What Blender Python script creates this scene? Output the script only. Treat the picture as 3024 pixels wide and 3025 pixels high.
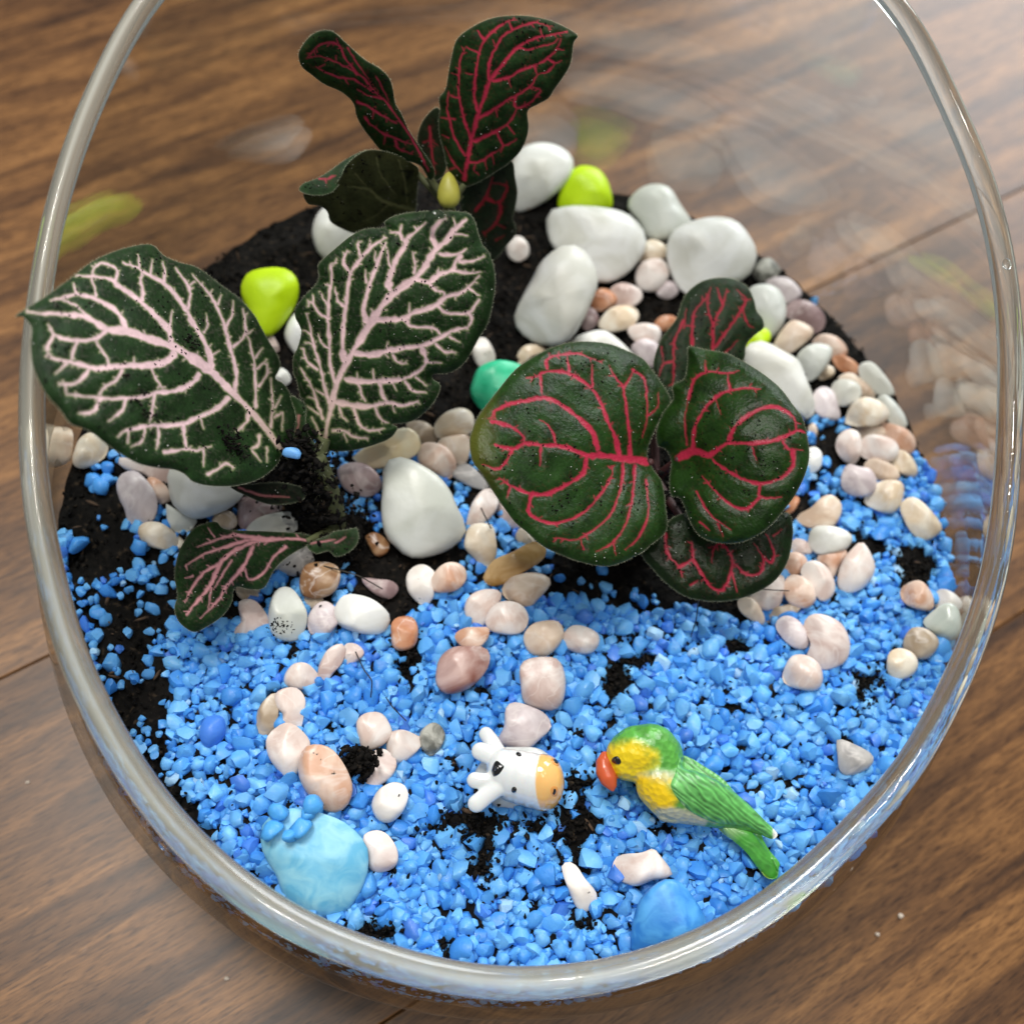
import bpy, math, random
import numpy as np
from mathutils import Vector, Matrix
from mathutils.bvhtree import BVHTree

for o in list(bpy.data.objects): bpy.data.objects.remove(o)
SC = bpy.context.scene
COL = SC.collection
CM = 0.01                       # everything below is measured in centimetres
rng = np.random.default_rng(7)

# ------------------------------------------------------------------ camera
TH, RO = math.radians(62.5), math.radians(11)
CAMP = np.array([-.1, -11.3, 25.3])
FPX, CPX = 3276., 1512.
fwd = np.array([0, math.cos(TH), -math.sin(TH)])
_up = np.array([0, math.sin(TH), math.cos(TH)]); _ri = np.array([1., 0, 0])
CR = math.cos(RO)*_ri + math.sin(RO)*_up
CU = -math.sin(RO)*_ri + math.cos(RO)*_up
cam_d = bpy.data.cameras.new('camera'); cam = bpy.data.objects.new('camera', cam_d); COL.objects.link(cam)
cam_d.sensor_fit = 'HORIZONTAL'; cam_d.sensor_width = 24; cam_d.lens = 26
cam_d.clip_start = 0.01; cam_d.clip_end = 20
M = Matrix(((CR[0], CU[0], -fwd[0], CAMP[0]*CM), (CR[1], CU[1], -fwd[1], CAMP[1]*CM), (CR[2], CU[2], -fwd[2], CAMP[2]*CM), (0, 0, 0, 1)))
cam.matrix_world = M
cam_d.dof.use_dof = True; cam_d.dof.focus_distance = 0.205; cam_d.dof.aperture_fstop = 7.5
SC.camera = cam

# ------------------------------------------------------------------ light
w = bpy.data.worlds.new('World'); SC.world = w; w.use_nodes = True
w.node_tree.nodes['Background'].inputs[0].default_value = (.93, .96, 1, 1)
w.node_tree.nodes['Background'].inputs[1].default_value = .25
def area(name, loc, target, size, power, col=(1, .97, .92), sy=None):
    l = bpy.data.lights.new(name, 'AREA'); l.energy = power; l.color = col; l.size = size
    if sy: l.shape = 'RECTANGLE'; l.size_y = sy
    o = bpy.data.objects.new(name, l); COL.objects.link(o)
    o.location = loc; o.rotation_euler = (Vector(target)-Vector(loc)).to_track_quat('-Z', 'Y').to_euler()
    return o
area('ceiling_panel_lamp', (-.45, .35, 1.9), (0, 0, 0), .6, 26)
def mirror_dir(px, py):         # where a lamp must hang to glint in the table at this place
    v = fwd+((px-CPX)/FPX)*CR-((py-CPX)/FPX)*CU; v = v/np.linalg.norm(v); h = CAMP-v*CAMP[2]/v[2]; return h*.01, np.array([v[0], v[1], -v[2]])
_h0, _r0 = mirror_dir(2950, 150)
area('window_lamp', tuple(_h0+_r0*1.5), tuple(_h0), .95, 23, (.96, .98, 1), .8)
for i, (x, y) in enumerate(((.25, -.5), (-.15, -.35), (.55, -.1), (.1, .25))):
    area('ceiling_spot_lamp', (x, y, 1.8), (0, 0, 0), .06, 2.4, (1, .95, .86))
SC.view_settings.view_transform = 'Standard'; SC.view_settings.look = 'None'
SC.view_settings.exposure = 0.12; SC.view_settings.gamma = 1
SC.render.engine = 'CYCLES'
SC.cycles.max_bounces = 14; SC.cycles.transparent_max_bounces = 24; SC.cycles.transmission_bounces = 10

# ------------------------------------------------------------------ maths
def ray(px, py):
    px = np.asarray(px, float); py = np.asarray(py, float)
    return fwd + ((px-CPX)/FPX)[..., None]*CR - ((py-CPX)/FPX)[..., None]*CU
def at_z(px, py, z):            # point of the sight line at height z (cm)
    v = ray(px, py); t = (z-CAMP[2])/v[..., 2]
    return CAMP + np.asarray(t)[..., None]*v
def proj(P):
    D = np.asarray(P)-CAMP; d = D@fwd
    return np.stack([CPX+FPX*(D@CR)/d, CPX-FPX*(D@CU)/d], -1)
def depth(P): return (np.asarray(P)-CAMP)@fwd
def _h(ix, iy, iz):
    n = (ix.astype(np.int64)*73856093) ^ (iy.astype(np.int64)*19349663) ^ (iz.astype(np.int64)*83492791)
    n = (n ^ (n >> 13))*1274126177 & 0x7fffffff
    n = (n ^ (n >> 15))*668265263 & 0x7fffffff
    return (n & 0xffff)/65535.*2-1
def noise(P):
    P = np.asarray(P, float); i = np.floor(P).astype(int); f = P-i; f = f*f*(3-2*f); r = 0
    for a in (0, 1):
        for b in (0, 1):
            for c in (0, 1):
                wt = (f[..., 0] if a else 1-f[..., 0])*(f[..., 1] if b else 1-f[..., 1])*(f[..., 2] if c else 1-f[..., 2])
                r = r+wt*_h(i[..., 0]+a, i[..., 1]+b, i[..., 2]+c)
    return r
def fbm(P, o=3):
    P = np.asarray(P, float); return sum(noise(P*2**k+k*17.3)/2**k for k in range(o))
CROPS = dict(A=(0, 650, .4661), B=(800, 550, .44), C=(850, 0, .4661), R=(1350, 950, .5697), K=(1360, 2120, .17607), T=(1720, 2100, .31072),
             P00=(0, 0, .5697), P0=(900, 0, .5697), PR=(1924, 0, .5697), P1=(0, 1000, .5697), P2=(900, 1000, .5697), P3=(1924, 1000, .5697),
             P4=(0, 1925, .5697), P5=(900, 1925, .5697), P6=(1924, 1925, .5697), OV=(0, 0, 1.566), N=(0, 0, 1.), S=(1850, 800, .3107))
def G(c, pts):
    x, y, s = CROPS[c]; return np.asarray(pts, float)*s+np.array([x, y])
def smooth_closed(P, n=4):
    P = np.asarray(P, float); a, b, c, d = np.roll(P, 1, 0), P, np.roll(P, -1, 0), np.roll(P, -2, 0); out = []
    for k in range(n):
        t = k/n
        out.append(.5*((2*b)+(-a+c)*t+(2*a-5*b+4*c-d)*t*t+(-a+3*b-3*c+d)*t**3))
    return np.stack(out, 1).reshape(-1, 2)
def inside(P, poly):
    x, y = P[:, 0], P[:, 1]; r = np.zeros(len(P), bool); n = len(poly)
    for i in range(n):
        x1, y1 = poly[i]; x2, y2 = poly[(i+1) % n]
        c = (y1 > y) != (y2 > y)
        if c.any(): r ^= c & (x < (x2-x1)*(y-y1)/((y2-y1) or 1e-9)+x1)
    return r

# ------------------------------------------------------------------ objects
def tag(o, label=None, cat=None, group=None, kind=None):
    if label: o['label'] = label
    if cat: o['category'] = cat
    if group: o['group'] = group
    if kind: o['kind'] = kind
    return o
def mesh(name, V, F, smooth=True, colors=None):
    V = np.asarray(V, float)*CM
    me = bpy.data.meshes.new(name)
    if isinstance(F, np.ndarray):
        k = F.shape[1]
        me.vertices.add(len(V)); me.vertices.foreach_set('co', V.astype(np.float32).ravel())
        me.loops.add(F.size); me.loops.foreach_set('vertex_index', F.astype(np.int32).ravel())
        me.polygons.add(len(F)); me.polygons.foreach_set('loop_start', np.arange(0, F.size, k, dtype=np.int32))
        me.update(calc_edges=True); me.validate()
    else:
        me.from_pydata([tuple(v) for v in V], [], F); me.update()
    if smooth: me.polygons.foreach_set('use_smooth', np.ones(len(me.polygons), bool))
    if colors is not None:
        a = me.color_attributes.new('Col', 'FLOAT_COLOR', 'POINT')
        c = np.ones((len(V), 4), np.float32); c[:, :3] = colors; a.data.foreach_set('color', c.ravel())
    return me
def obj(name, V, F, mat, parent=None, smooth=True, colors=None, base=None):
    """one mesh object; its origin sits at its base (or its parent's origin)"""
    V = np.asarray(V, float)
    if parent is not None: L = np.array(parent['_o'])
    elif base is not None: L = np.asarray(base, float)
    else: L = np.array([V[:, 0].mean(), V[:, 1].mean(), V[:, 2].min()])
    me = mesh(name, V-L, F, smooth, colors)
    if mat: me.materials.append(mat)
    o = bpy.data.objects.new(name, me); COL.objects.link(o); o['_o'] = [float(x) for x in L]
    if parent is not None: o.parent = parent
    else: o.location = L*CM
    return o
def empty(name, L, **k):
    o = bpy.data.objects.new(name, None); COL.objects.link(o); o.location = np.asarray(L, float)*CM
    o.empty_display_size = .01; o['_o'] = [float(x) for x in L]; return tag(o, **k)
def ball(nu=16, nv=10):
    V = [(0, 0, 1)]
    for j in range(1, nv):
        for i in range(nu):
            a, b = math.pi*j/nv, 2*math.pi*i/nu; V.append((math.sin(a)*math.cos(b), math.sin(a)*math.sin(b), math.cos(a)))
    V.append((0, 0, -1)); F = []
    for i in range(nu): F.append((0, 1+i, 1+(i+1) % nu))
    for j in range(nv-2):
        for i in range(nu):
            a = 1+j*nu; F.append((a+i, a+nu+i, a+nu+(i+1) % nu, a+(i+1) % nu))
    e = len(V)-1; a = 1+(nv-2)*nu
    for i in range(nu): F.append((e, a+(i+1) % nu, a+i))
    return np.array(V), F
def tube(pts, rad, n=12, closed=False):
    pts = np.asarray(pts, float); m = len(pts); rad = np.broadcast_to(rad, m); V = []; up = np.array([0.13, .31, .94])
    T = np.gradient(pts, axis=0) if not closed else (np.roll(pts, -1, 0)-np.roll(pts, 1, 0))
    T /= np.linalg.norm(T, axis=1)[:, None]
    for i in range(m):
        a = np.cross(T[i], up); a /= np.linalg.norm(a); b = np.cross(T[i], a)
        for k in range(n):
            t = 2*math.pi*k/n; V.append(pts[i]+rad[i]*(math.cos(t)*a+math.sin(t)*b))
    F = [(i*n+k, i*n+(k+1) % n, ((i+1) % m)*n+(k+1) % n, ((i+1) % m)*n+k) for i in range(m if closed else m-1) for k in range(n)]
    if not closed: F += [tuple(range(n-1, -1, -1)), tuple((m-1)*n+k for k in range(n))]
    return np.array(V), F

# ------------------------------------------------------------------ materials
def nodes(name):
    m = bpy.data.materials.new(name); m.use_nodes = True; t = m.node_tree
    return m, t, t.nodes['Principled BSDF'], t.nodes['Material Output']
def N(t, typ, **k):
    n = t.nodes.new(typ)
    for a, b in k.items():
        if a.startswith('i_'): n.inputs[a[2:].replace('_', ' ')].default_value = b
        else: setattr(n, a, b)
    return n
def noise_ramp(t, scale, stops, coord='Object', detail=4, stretch=None, dist=0, off=None):
    tc = N(t, 'ShaderNodeTexCoord'); mp = N(t, 'ShaderNodeMapping'); t.links.new(tc.outputs[coord], mp.inputs[0])
    if stretch: mp.inputs['Scale'].default_value = stretch
    if off:
        oi = N(t, 'ShaderNodeObjectInfo'); ml = N(t, 'ShaderNodeMath', operation='MULTIPLY'); ml.inputs[1].default_value = off
        t.links.new(oi.outputs['Random'], ml.inputs[0]); t.links.new(ml.outputs[0], mp.inputs['Location'])
    n = N(t, 'ShaderNodeTexNoise'); n.inputs['Scale'].default_value = scale; n.inputs['Detail'].default_value = detail; n.inputs['Distortion'].default_value = dist
    t.links.new(mp.outputs[0], n.inputs['Vector'])
    r = N(t, 'ShaderNodeValToRGB'); e = r.color_ramp.elements
    while len(e) < len(stops): e.new(.5)
    for k, (p, c) in enumerate(stops): e[k].position = p; e[k].color = (*c, 1)
    t.links.new(n.outputs['Fac'], r.inputs[0]); return r, n, mp
def bump(t, bs, height, strength, dist):
    b = N(t, 'ShaderNodeBump'); b.inputs['Strength'].default_value = strength; b.inputs['Distance'].default_value = dist*CM
    t.links.new(height, b.inputs['Height']); t.links.new(b.outputs[0], bs.inputs['Normal']); return b
def stone_mat(name, c1, c2, rough=.38, sss=.0, scale=160, spots=None, coat=.0, veins=.32, vcol=(.86, .80, .76)):
    m, t, bs, _ = nodes(name)
    mid = tuple((a+b)/2 for a, b in zip(c1, c2))
    r, n, mp = noise_ramp(t, scale, [(.38, c1), (.5, mid), (.62, c2)], off=7, detail=8, dist=.8)
    col = r.outputs[0]
    if spots:
        n2 = N(t, 'ShaderNodeTexNoise'); n2.inputs['Scale'].default_value = scale*5; n2.inputs['Detail'].default_value = 2; t.links.new(mp.outputs[0], n2.inputs['Vector'])
        r2 = N(t, 'ShaderNodeValToRGB'); r2.color_ramp.elements[0].position = .70; r2.color_ramp.elements[1].position = .76
        t.links.new(n2.outputs['Fac'], r2.inputs[0])
        mx = N(t, 'ShaderNodeMix', data_type='RGBA'); t.links.new(r2.outputs[0], mx.inputs[0]); t.links.new(col, mx.inputs[6]); mx.inputs[7].default_value = (*spots, 1); col = mx.outputs[2]
    if veins:
        nv = N(t, 'ShaderNodeTexNoise'); nv.inputs['Scale'].default_value = scale*.55; nv.inputs['Detail'].default_value = 3; nv.inputs['Distortion'].default_value = 1.6; t.links.new(mp.outputs[0], nv.inputs['Vector'])
        rv = N(t, 'ShaderNodeValToRGB'); ev = rv.color_ramp.elements; ev[0].position = .47; ev[0].color = (0, 0, 0, 1); ev[1].position = .53; ev[1].color = (0, 0, 0, 1); em = ev.new(.5); em.color = (veins, veins, veins, 1)
        t.links.new(nv.outputs['Fac'], rv.inputs[0]); mv = N(t, 'ShaderNodeMix', data_type='RGBA'); t.links.new(rv.outputs[0], mv.inputs[0]); t.links.new(col, mv.inputs[6])
        mv.inputs[7].default_value = (*[min(1, c*1.0) for c in vcol], 1); col = mv.outputs[2]
    t.links.new(col, bs.inputs['Base Color']); bs.inputs['Roughness'].default_value = rough
    if sss:
        bs.inputs['Subsurface Weight'].default_value = sss; bs.inputs['Subsurface Radius'].default_value = (.3, .27, .24); bs.inputs['Subsurface Scale'].default_value = .006
    bs.inputs['Coat Weight'].default_value = coat; bs.inputs['Coat Roughness'].default_value = .15
    n3 = N(t, 'ShaderNodeTexNoise'); n3.inputs['Scale'].default_value = 900; t.links.new(mp.outputs[0], n3.inputs['Vector'])
    bump(t, bs, n3.outputs['Fac'], .35, .012)
    return m
def attr_mat(name, rough=.4, coat=0, bumpscale=1200, bumpd=.01, sss=0, tex='NOISE', strength=.5, spec=.5):
    m, t, bs, _ = nodes(name)
    a = N(t, 'ShaderNodeAttribute', attribute_name='Col'); t.links.new(a.outputs['Color'], bs.inputs['Base Color'])
    bs.inputs['Roughness'].default_value = rough; bs.inputs['Coat Weight'].default_value = coat; bs.inputs['Coat Roughness'].default_value = .06
    bs.inputs['Specular IOR Level'].default_value = spec
    if sss:
        bs.inputs['Subsurface Weight'].default_value = sss; bs.inputs['Subsurface Radius'].default_value = (.5, .7, 1); bs.inputs['Subsurface Scale'].default_value = .0015
    if bumpd:
        tc = N(t, 'ShaderNodeTexCoord')
        n = N(t, 'ShaderNodeTexNoise' if tex == 'NOISE' else 'ShaderNodeTexVoronoi'); n.inputs['Scale'].default_value = bumpscale
        t.links.new(tc.outputs['Object'], n.inputs['Vector']); bump(t, bs, n.outputs[0], strength, bumpd)
    return m
def plain(name, col, rough=.4, coat=0, spec=.5):
    m, t, bs, _ = nodes(name)
    r, n, mp = noise_ramp(t, 300, [(.3, tuple(c*.85 for c in col)), (.7, tuple(min(1, c*1.12) for c in col))])
    t.links.new(r.outputs[0], bs.inputs['Base Color']); bs.inputs['Roughness'].default_value = rough
    bs.inputs['Coat Weight'].default_value = coat; bs.inputs['Specular IOR Level'].default_value = spec; return m
def wood_mat():
    m, t, bs, _ = nodes('dark_brown_wood')
    tc = N(t, 'ShaderNodeTexCoord'); mp = N(t, 'ShaderNodeMapping'); t.links.new(tc.outputs['Object'], mp.inputs[0])
    oi = N(t, 'ShaderNodeObjectInfo'); ml = N(t, 'ShaderNodeMath', operation='MULTIPLY'); ml.inputs[1].default_value = 3; t.links.new(oi.outputs['Random'], ml.inputs[0]); t.links.new(ml.outputs[0], mp.inputs['Location'])
    mp.inputs['Scale'].default_value = (1, 11, 11)
    def nz(scale, det, dist, rough=.55, v=None):
        n = N(t, 'ShaderNodeTexNoise'); n.inputs['Scale'].default_value = scale; n.inputs['Detail'].default_value = det; n.inputs['Distortion'].default_value = dist; n.inputs['Roughness'].default_value = rough
        t.links.new((v or mp).outputs[0], n.inputs['Vector']); return n
    broad = nz(8.5, 6, .9, .6)
    r = N(t, 'ShaderNodeValToRGB'); e = r.color_ramp.elements
    st = [(.32, (.046, .021, .009)), (.46, (.115, .054, .020)), (.56, (.190, .092, .032)), (.72, (.31, .158, .058))]
    while len(e) < 4: e.new(.5)
    for k, (p, c) in enumerate(st): e[k].position = p; e[k].color = (*c, 1)
    t.links.new(broad.outputs['Fac'], r.inputs[0])
    mp2 = N(t, 'ShaderNodeMapping'); t.links.new(mp.outputs[0], mp2.inputs[0]); mp2.inputs['Scale'].default_value = (3.6, 2.5, 1)
    fine = nz(42, 6, .3, .65, mp2)
    r2 = N(t, 'ShaderNodeValToRGB'); r2.color_ramp.elements[0].position = .36; r2.color_ramp.elements[0].color = (.60, .56, .54, 1); r2.color_ramp.elements[1].position = .6; r2.color_ramp.elements[1].color = (1.12, 1.08, 1.02, 1)
    t.links.new(fine.outputs['Fac'], r2.inputs[0])
    mx = N(t, 'ShaderNodeMix', data_type='RGBA', blend_type='MULTIPLY'); mx.inputs[0].default_value = 1
    t.links.new(r.outputs[0], mx.inputs[6]); t.links.new(r2.outputs[0], mx.inputs[7])
    # short dark pores and a few pale scuffs
    mp3 = N(t, 'ShaderNodeMapping'); t.links.new(mp.outputs[0], mp3.inputs[0]); mp3.inputs['Scale'].default_value = (4.5, 3.2, 1)
    pore = nz(60, 2, 0, .5, mp3); r3 = N(t, 'ShaderNodeValToRGB'); r3.color_ramp.elements[0].position = .33; r3.color_ramp.elements[0].color = (.34, .29, .27, 1); r3.color_ramp.elements[1].position = .47
    t.links.new(pore.outputs['Fac'], r3.inputs[0])
    mx2 = N(t, 'ShaderNodeMix', data_type='RGBA', blend_type='MULTIPLY'); mx2.inputs[0].default_value = .8
    t.links.new(mx.outputs[2], mx2.inputs[6]); t.links.new(r3.outputs[0], mx2.inputs[7])
    sc = N(t, 'ShaderNodeTexNoise'); sc.inputs['Scale'].default_value = 95; sc.inputs['Detail'].default_value = 3; t.links.new(tc.outputs['Object'], sc.inputs['Vector'])
    r4 = N(t, 'ShaderNodeValToRGB'); r4.color_ramp.elements[0].position = .74; r4.color_ramp.elements[1].position = .80; r4.color_ramp.elements[1].color = (.35, .35, .35, 1)
    t.links.new(sc.outputs['Fac'], r4.inputs[0])
    mx3 = N(t, 'ShaderNodeMix', data_type='RGBA'); t.links.new(r4.outputs[0], mx3.inputs[0]); t.links.new(mx2.outputs[2], mx3.inputs[6]); mx3.inputs[7].default_value = (.45, .36, .3, 1)
    t.links.new(mx3.outputs[2], bs.inputs['Base Color'])
    bs.inputs['Roughness'].default_value = .36; bs.inputs['Specular IOR Level'].default_value = .34
    bump(t, bs, fine.outputs['Fac'], .25, .01)
    return m
def thin_glass():
    m, t, bs, out = nodes('clear_glass_wall'); t.nodes.remove(bs)
    ge = N(t, 'ShaderNodeNewGeometry'); vm = N(t, 'ShaderNodeVectorMath', operation='DOT_PRODUCT')
    t.links.new(ge.outputs['Normal'], vm.inputs[0]); t.links.new(ge.outputs['Incoming'], vm.inputs[1])
    ab = N(t, 'ShaderNodeMath', operation='ABSOLUTE'); t.links.new(vm.outputs['Value'], ab.inputs[0])
    su = N(t, 'ShaderNodeMath', operation='SUBTRACT'); su.inputs[0].default_value = 1; t.links.new(ab.outputs[0], su.inputs[1])
    po = N(t, 'ShaderNodeMath', operation='POWER'); po.inputs[1].default_value = 4.8; t.links.new(su.outputs[0], po.inputs[0])
    ma = N(t, 'ShaderNodeMath', operation='MULTIPLY_ADD'); ma.inputs[1].default_value = .80; ma.inputs[2].default_value = .040; t.links.new(po.outputs[0], ma.inputs[0])
    tr = N(t, 'ShaderNodeBsdfTransparent'); tr.inputs[0].default_value = (.965, .975, .968, 1)
    tcl = N(t, 'ShaderNodeMix', data_type='RGBA'); t.links.new(po.outputs[0], tcl.inputs[0]); tcl.inputs[6].default_value = (.97, .98, .973, 1); tcl.inputs[7].default_value = (.70, .76, .72, 1); t.links.new(tcl.outputs[2], tr.inputs[0])
    gl = N(t, 'ShaderNodeBsdfGlossy'); gl.inputs['Roughness'].default_value = .055; gl.inputs[0].default_value = (1, 1, 1, 1)
    mx = N(t, 'ShaderNodeMixShader'); t.links.new(ma.outputs[0], mx.inputs[0]); t.links.new(tr.outputs[0], mx.inputs[1]); t.links.new(gl.outputs[0], mx.inputs[2])
    tc = N(t, 'ShaderNodeTexCoord'); n = N(t, 'ShaderNodeTexNoise'); n.inputs['Scale'].default_value = 26; t.links.new(tc.outputs['Object'], n.inputs['Vector'])
    b = N(t, 'ShaderNodeBump'); b.inputs['Strength'].default_value = .25; b.inputs['Distance'].default_value = .0012; t.links.new(n.outputs['Fac'], b.inputs['Height']); t.links.new(b.outputs[0], gl.inputs['Normal'])
    t.links.new(mx.outputs[0], out.inputs[0]); return m
def solid_glass(name='solid_glass', col=(.93, .97, .94), ior=1.48):
    m, t, bs, out = nodes(name)
    bs.inputs['Base Color'].default_value = (*col, 1); bs.inputs['Roughness'].default_value = .02; bs.inputs['Transmission Weight'].default_value = 1; bs.inputs['IOR'].default_value = ior
    return m

def rim_glass():
    m, t, bs, out = nodes('thick_polished_rim_glass')
    bs.inputs['Base Color'].default_value = (.93, .97, .94, 1); bs.inputs['Roughness'].default_value = .03; bs.inputs['Transmission Weight'].default_value = 1; bs.inputs['IOR'].default_value = 1.5
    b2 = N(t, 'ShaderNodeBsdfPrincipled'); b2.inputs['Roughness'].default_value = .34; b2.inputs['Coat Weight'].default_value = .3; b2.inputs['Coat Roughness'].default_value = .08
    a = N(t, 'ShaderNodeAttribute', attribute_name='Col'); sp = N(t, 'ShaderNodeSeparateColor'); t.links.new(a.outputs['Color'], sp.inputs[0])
    r = N(t, 'ShaderNodeValToRGB'); r.color_ramp.elements[0].color = (.33, .33, .28, 1); r.color_ramp.elements[1].color = (.56, .57, .50, 1)  # streaky grey of the painted reflection, mixed over the clear glass
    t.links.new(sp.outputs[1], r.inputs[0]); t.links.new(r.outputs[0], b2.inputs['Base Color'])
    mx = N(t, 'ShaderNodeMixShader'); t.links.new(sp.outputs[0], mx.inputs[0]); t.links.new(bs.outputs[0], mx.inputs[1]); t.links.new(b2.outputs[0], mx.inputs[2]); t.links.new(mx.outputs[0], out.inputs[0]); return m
# ================================================================== table
WOOD = wood_mat()
def planks():
    a = at_z(np.array([1130, 2960]), np.array([3022, 1845]), 0.)
    d = a[1]-a[0]; ang = math.atan2(d[1], d[0]); u = np.array([math.cos(ang), math.sin(ang), 0]); v = np.array([-u[1], u[0], 0])
    j0 = a[0]@v; b = at_z(np.array([0., 150]), np.array([2010., 1928]), 0.); j1 = b.mean(0)@v
    top = empty('table_top', (0, 0, -1.6), kind='structure')
    gap = .022; w = abs(j1-j0); k = 0
    lo_, hi_ = min(j0, j1), max(j0, j1); edges = [lo_-3.6*w, lo_-1.8*w, lo_, hi_, hi_+2.9*w, hi_+5*w]
    for i in range(5):
        y0 = edges[i]+gap/2; y1 = edges[i+1]-gap/2
        x0, x1, z0, z1, c = -46., 46., -1.6, 0., .03
        sec = [(y0, z0), (y1, z0), (y1, z1-c), (y1-c, z1), (y0+c, z1), (y0, z1-c)]
        V = [(x, y, z) for x in (x0, x1) for y, z in sec]; n = 6
        F = [tuple(range(n-1, -1, -1)), tuple(range(n, 2*n))]+[(q, (q+1) % n, n+(q+1) % n, n+q) for q in range(n)]
        me = mesh('plank', V, F, smooth=False); me.materials.append(WOOD)
        o = bpy.data.objects.new('plank', me); COL.objects.link(o); o.parent = top; o.location = (0, 0, 1.6*CM); o.rotation_euler = (0, 0, ang)
planks()

# ================================================================== glass vessel
ri_ = np.array([(479,0),(365,199),(256,439),(194,655),(154,855),(128,1200),(149,1503),(204,1738),(234,1925),(342,2113),(541,2409),(741,2592),(968,2722),(1100,2774),(1470,2865),(1924,2805),(2197,2683),(2437,2472),(2636,2255),(2750,2082),(2835,1855),(2892,1684),(2932,1399),(2949,1171),(2938,855),(2853,513),(2739,285),(2608,57)],float)
ro_ = np.array([(387,0),(268,228),(171,484),(108,712),(74,968),(62,1200),(75,1500),(120,1738),(185,1925),(239,2090),(399,2369),(570,2569),(797,2751),(1100,2871),(1470,2945),(1924,2888),(2266,2722),(2551,2483),(2721,2295),(2835,2067),(2921,1911),(2984,1684),(3012,1399),(3015,1150),(3006,855),(2944,541),(2858,313),(2722,17)],float)
RZ0, RKX, RKY = 9.5, -.10, .45
_zz = np.array([0, .15, .4, 1, 2, 3, 4, 5, 6, 7, 8, 9, 10, 12, 14, 16, 20]); _rr = np.array([6.6, 7.3, 7.9, 8.75, 9.5, 9.82, 9.80, 9.65, 9.36, 9.08, 8.86, 8.70, 8.6, 8.52, 8.35, 7.9, 6.5])
_zd = np.linspace(0, 20, 801); _rd = np.interp(_zd, _zz, _rr); _k = np.exp(-np.linspace(-2, 2, 41)**2); _k /= _k.sum()
_rs = np.convolve(np.pad(_rd, 20, mode='edge'), _k, 'valid'); _rd[10:] = _rs[10:]
def prof(z): return np.interp(z, _zd, _rd)
NPH = 256
PH = np.arange(NPH)/NPH*2*np.pi
def rim_curve():
    mid = (ri_+ro_)/2; v = ray(mid[:, 0], mid[:, 1]); n = np.array([-RKX, -RKY, 1.])
    t = (RZ0-CAMP@n)/(v@n); P = CAMP+t[:, None]*v
    a = np.unwrap(np.arctan2(P[:, 1], P[:, 0])); r = np.hypot(P[:, 0], P[:, 1])
    r0 = prof(P[:, 2]); dr = r-r0
    a = np.append(a, a[0]+2*np.pi) if a[-1] > a[0] else np.append(a, a[0]-2*np.pi); dr = np.append(dr, dr[0])
    if a[-1] < a[0]: a = a[::-1]; dr = dr[::-1]
    e = np.interp(PH, a, dr, period=2*np.pi)
    k = np.exp(-np.linspace(-2, 2, 15)**2); k /= k.sum(); e = np.convolve(np.r_[e[-7:], e, e[:7]], k, 'valid')
    r = prof(np.full(NPH, 9.)); 
    for _ in range(60):
        z = RZ0+RKX*r*np.cos(PH)+RKY*r*np.sin(PH); r = .5*r+.5*(prof(z)+e)
    return r, RZ0+RKX*r*np.cos(PH)+RKY*r*np.sin(PH), e
RR, RZ, RE = rim_curve()
RIM = np.stack([RR*np.cos(PH), RR*np.sin(PH), RZ], -1)
def wall_r(phi, z):
    e = np.interp(phi, PH, RE, period=2*np.pi); zr = np.interp(phi, PH, RZ, period=2*np.pi)
    return prof(z)+e*np.clip((z-4)/(zr-4), 0, 1)**1.5+.30*np.clip(-np.sin(phi), 0, 1)**1.5*np.exp(-((np.asarray(z)-2.9)/1.25)**2)
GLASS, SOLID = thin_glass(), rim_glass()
def ss_(x, a, b): t = np.clip((x-a)/(b-a), 0, 1); return t*t*(3-2*t)
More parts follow.
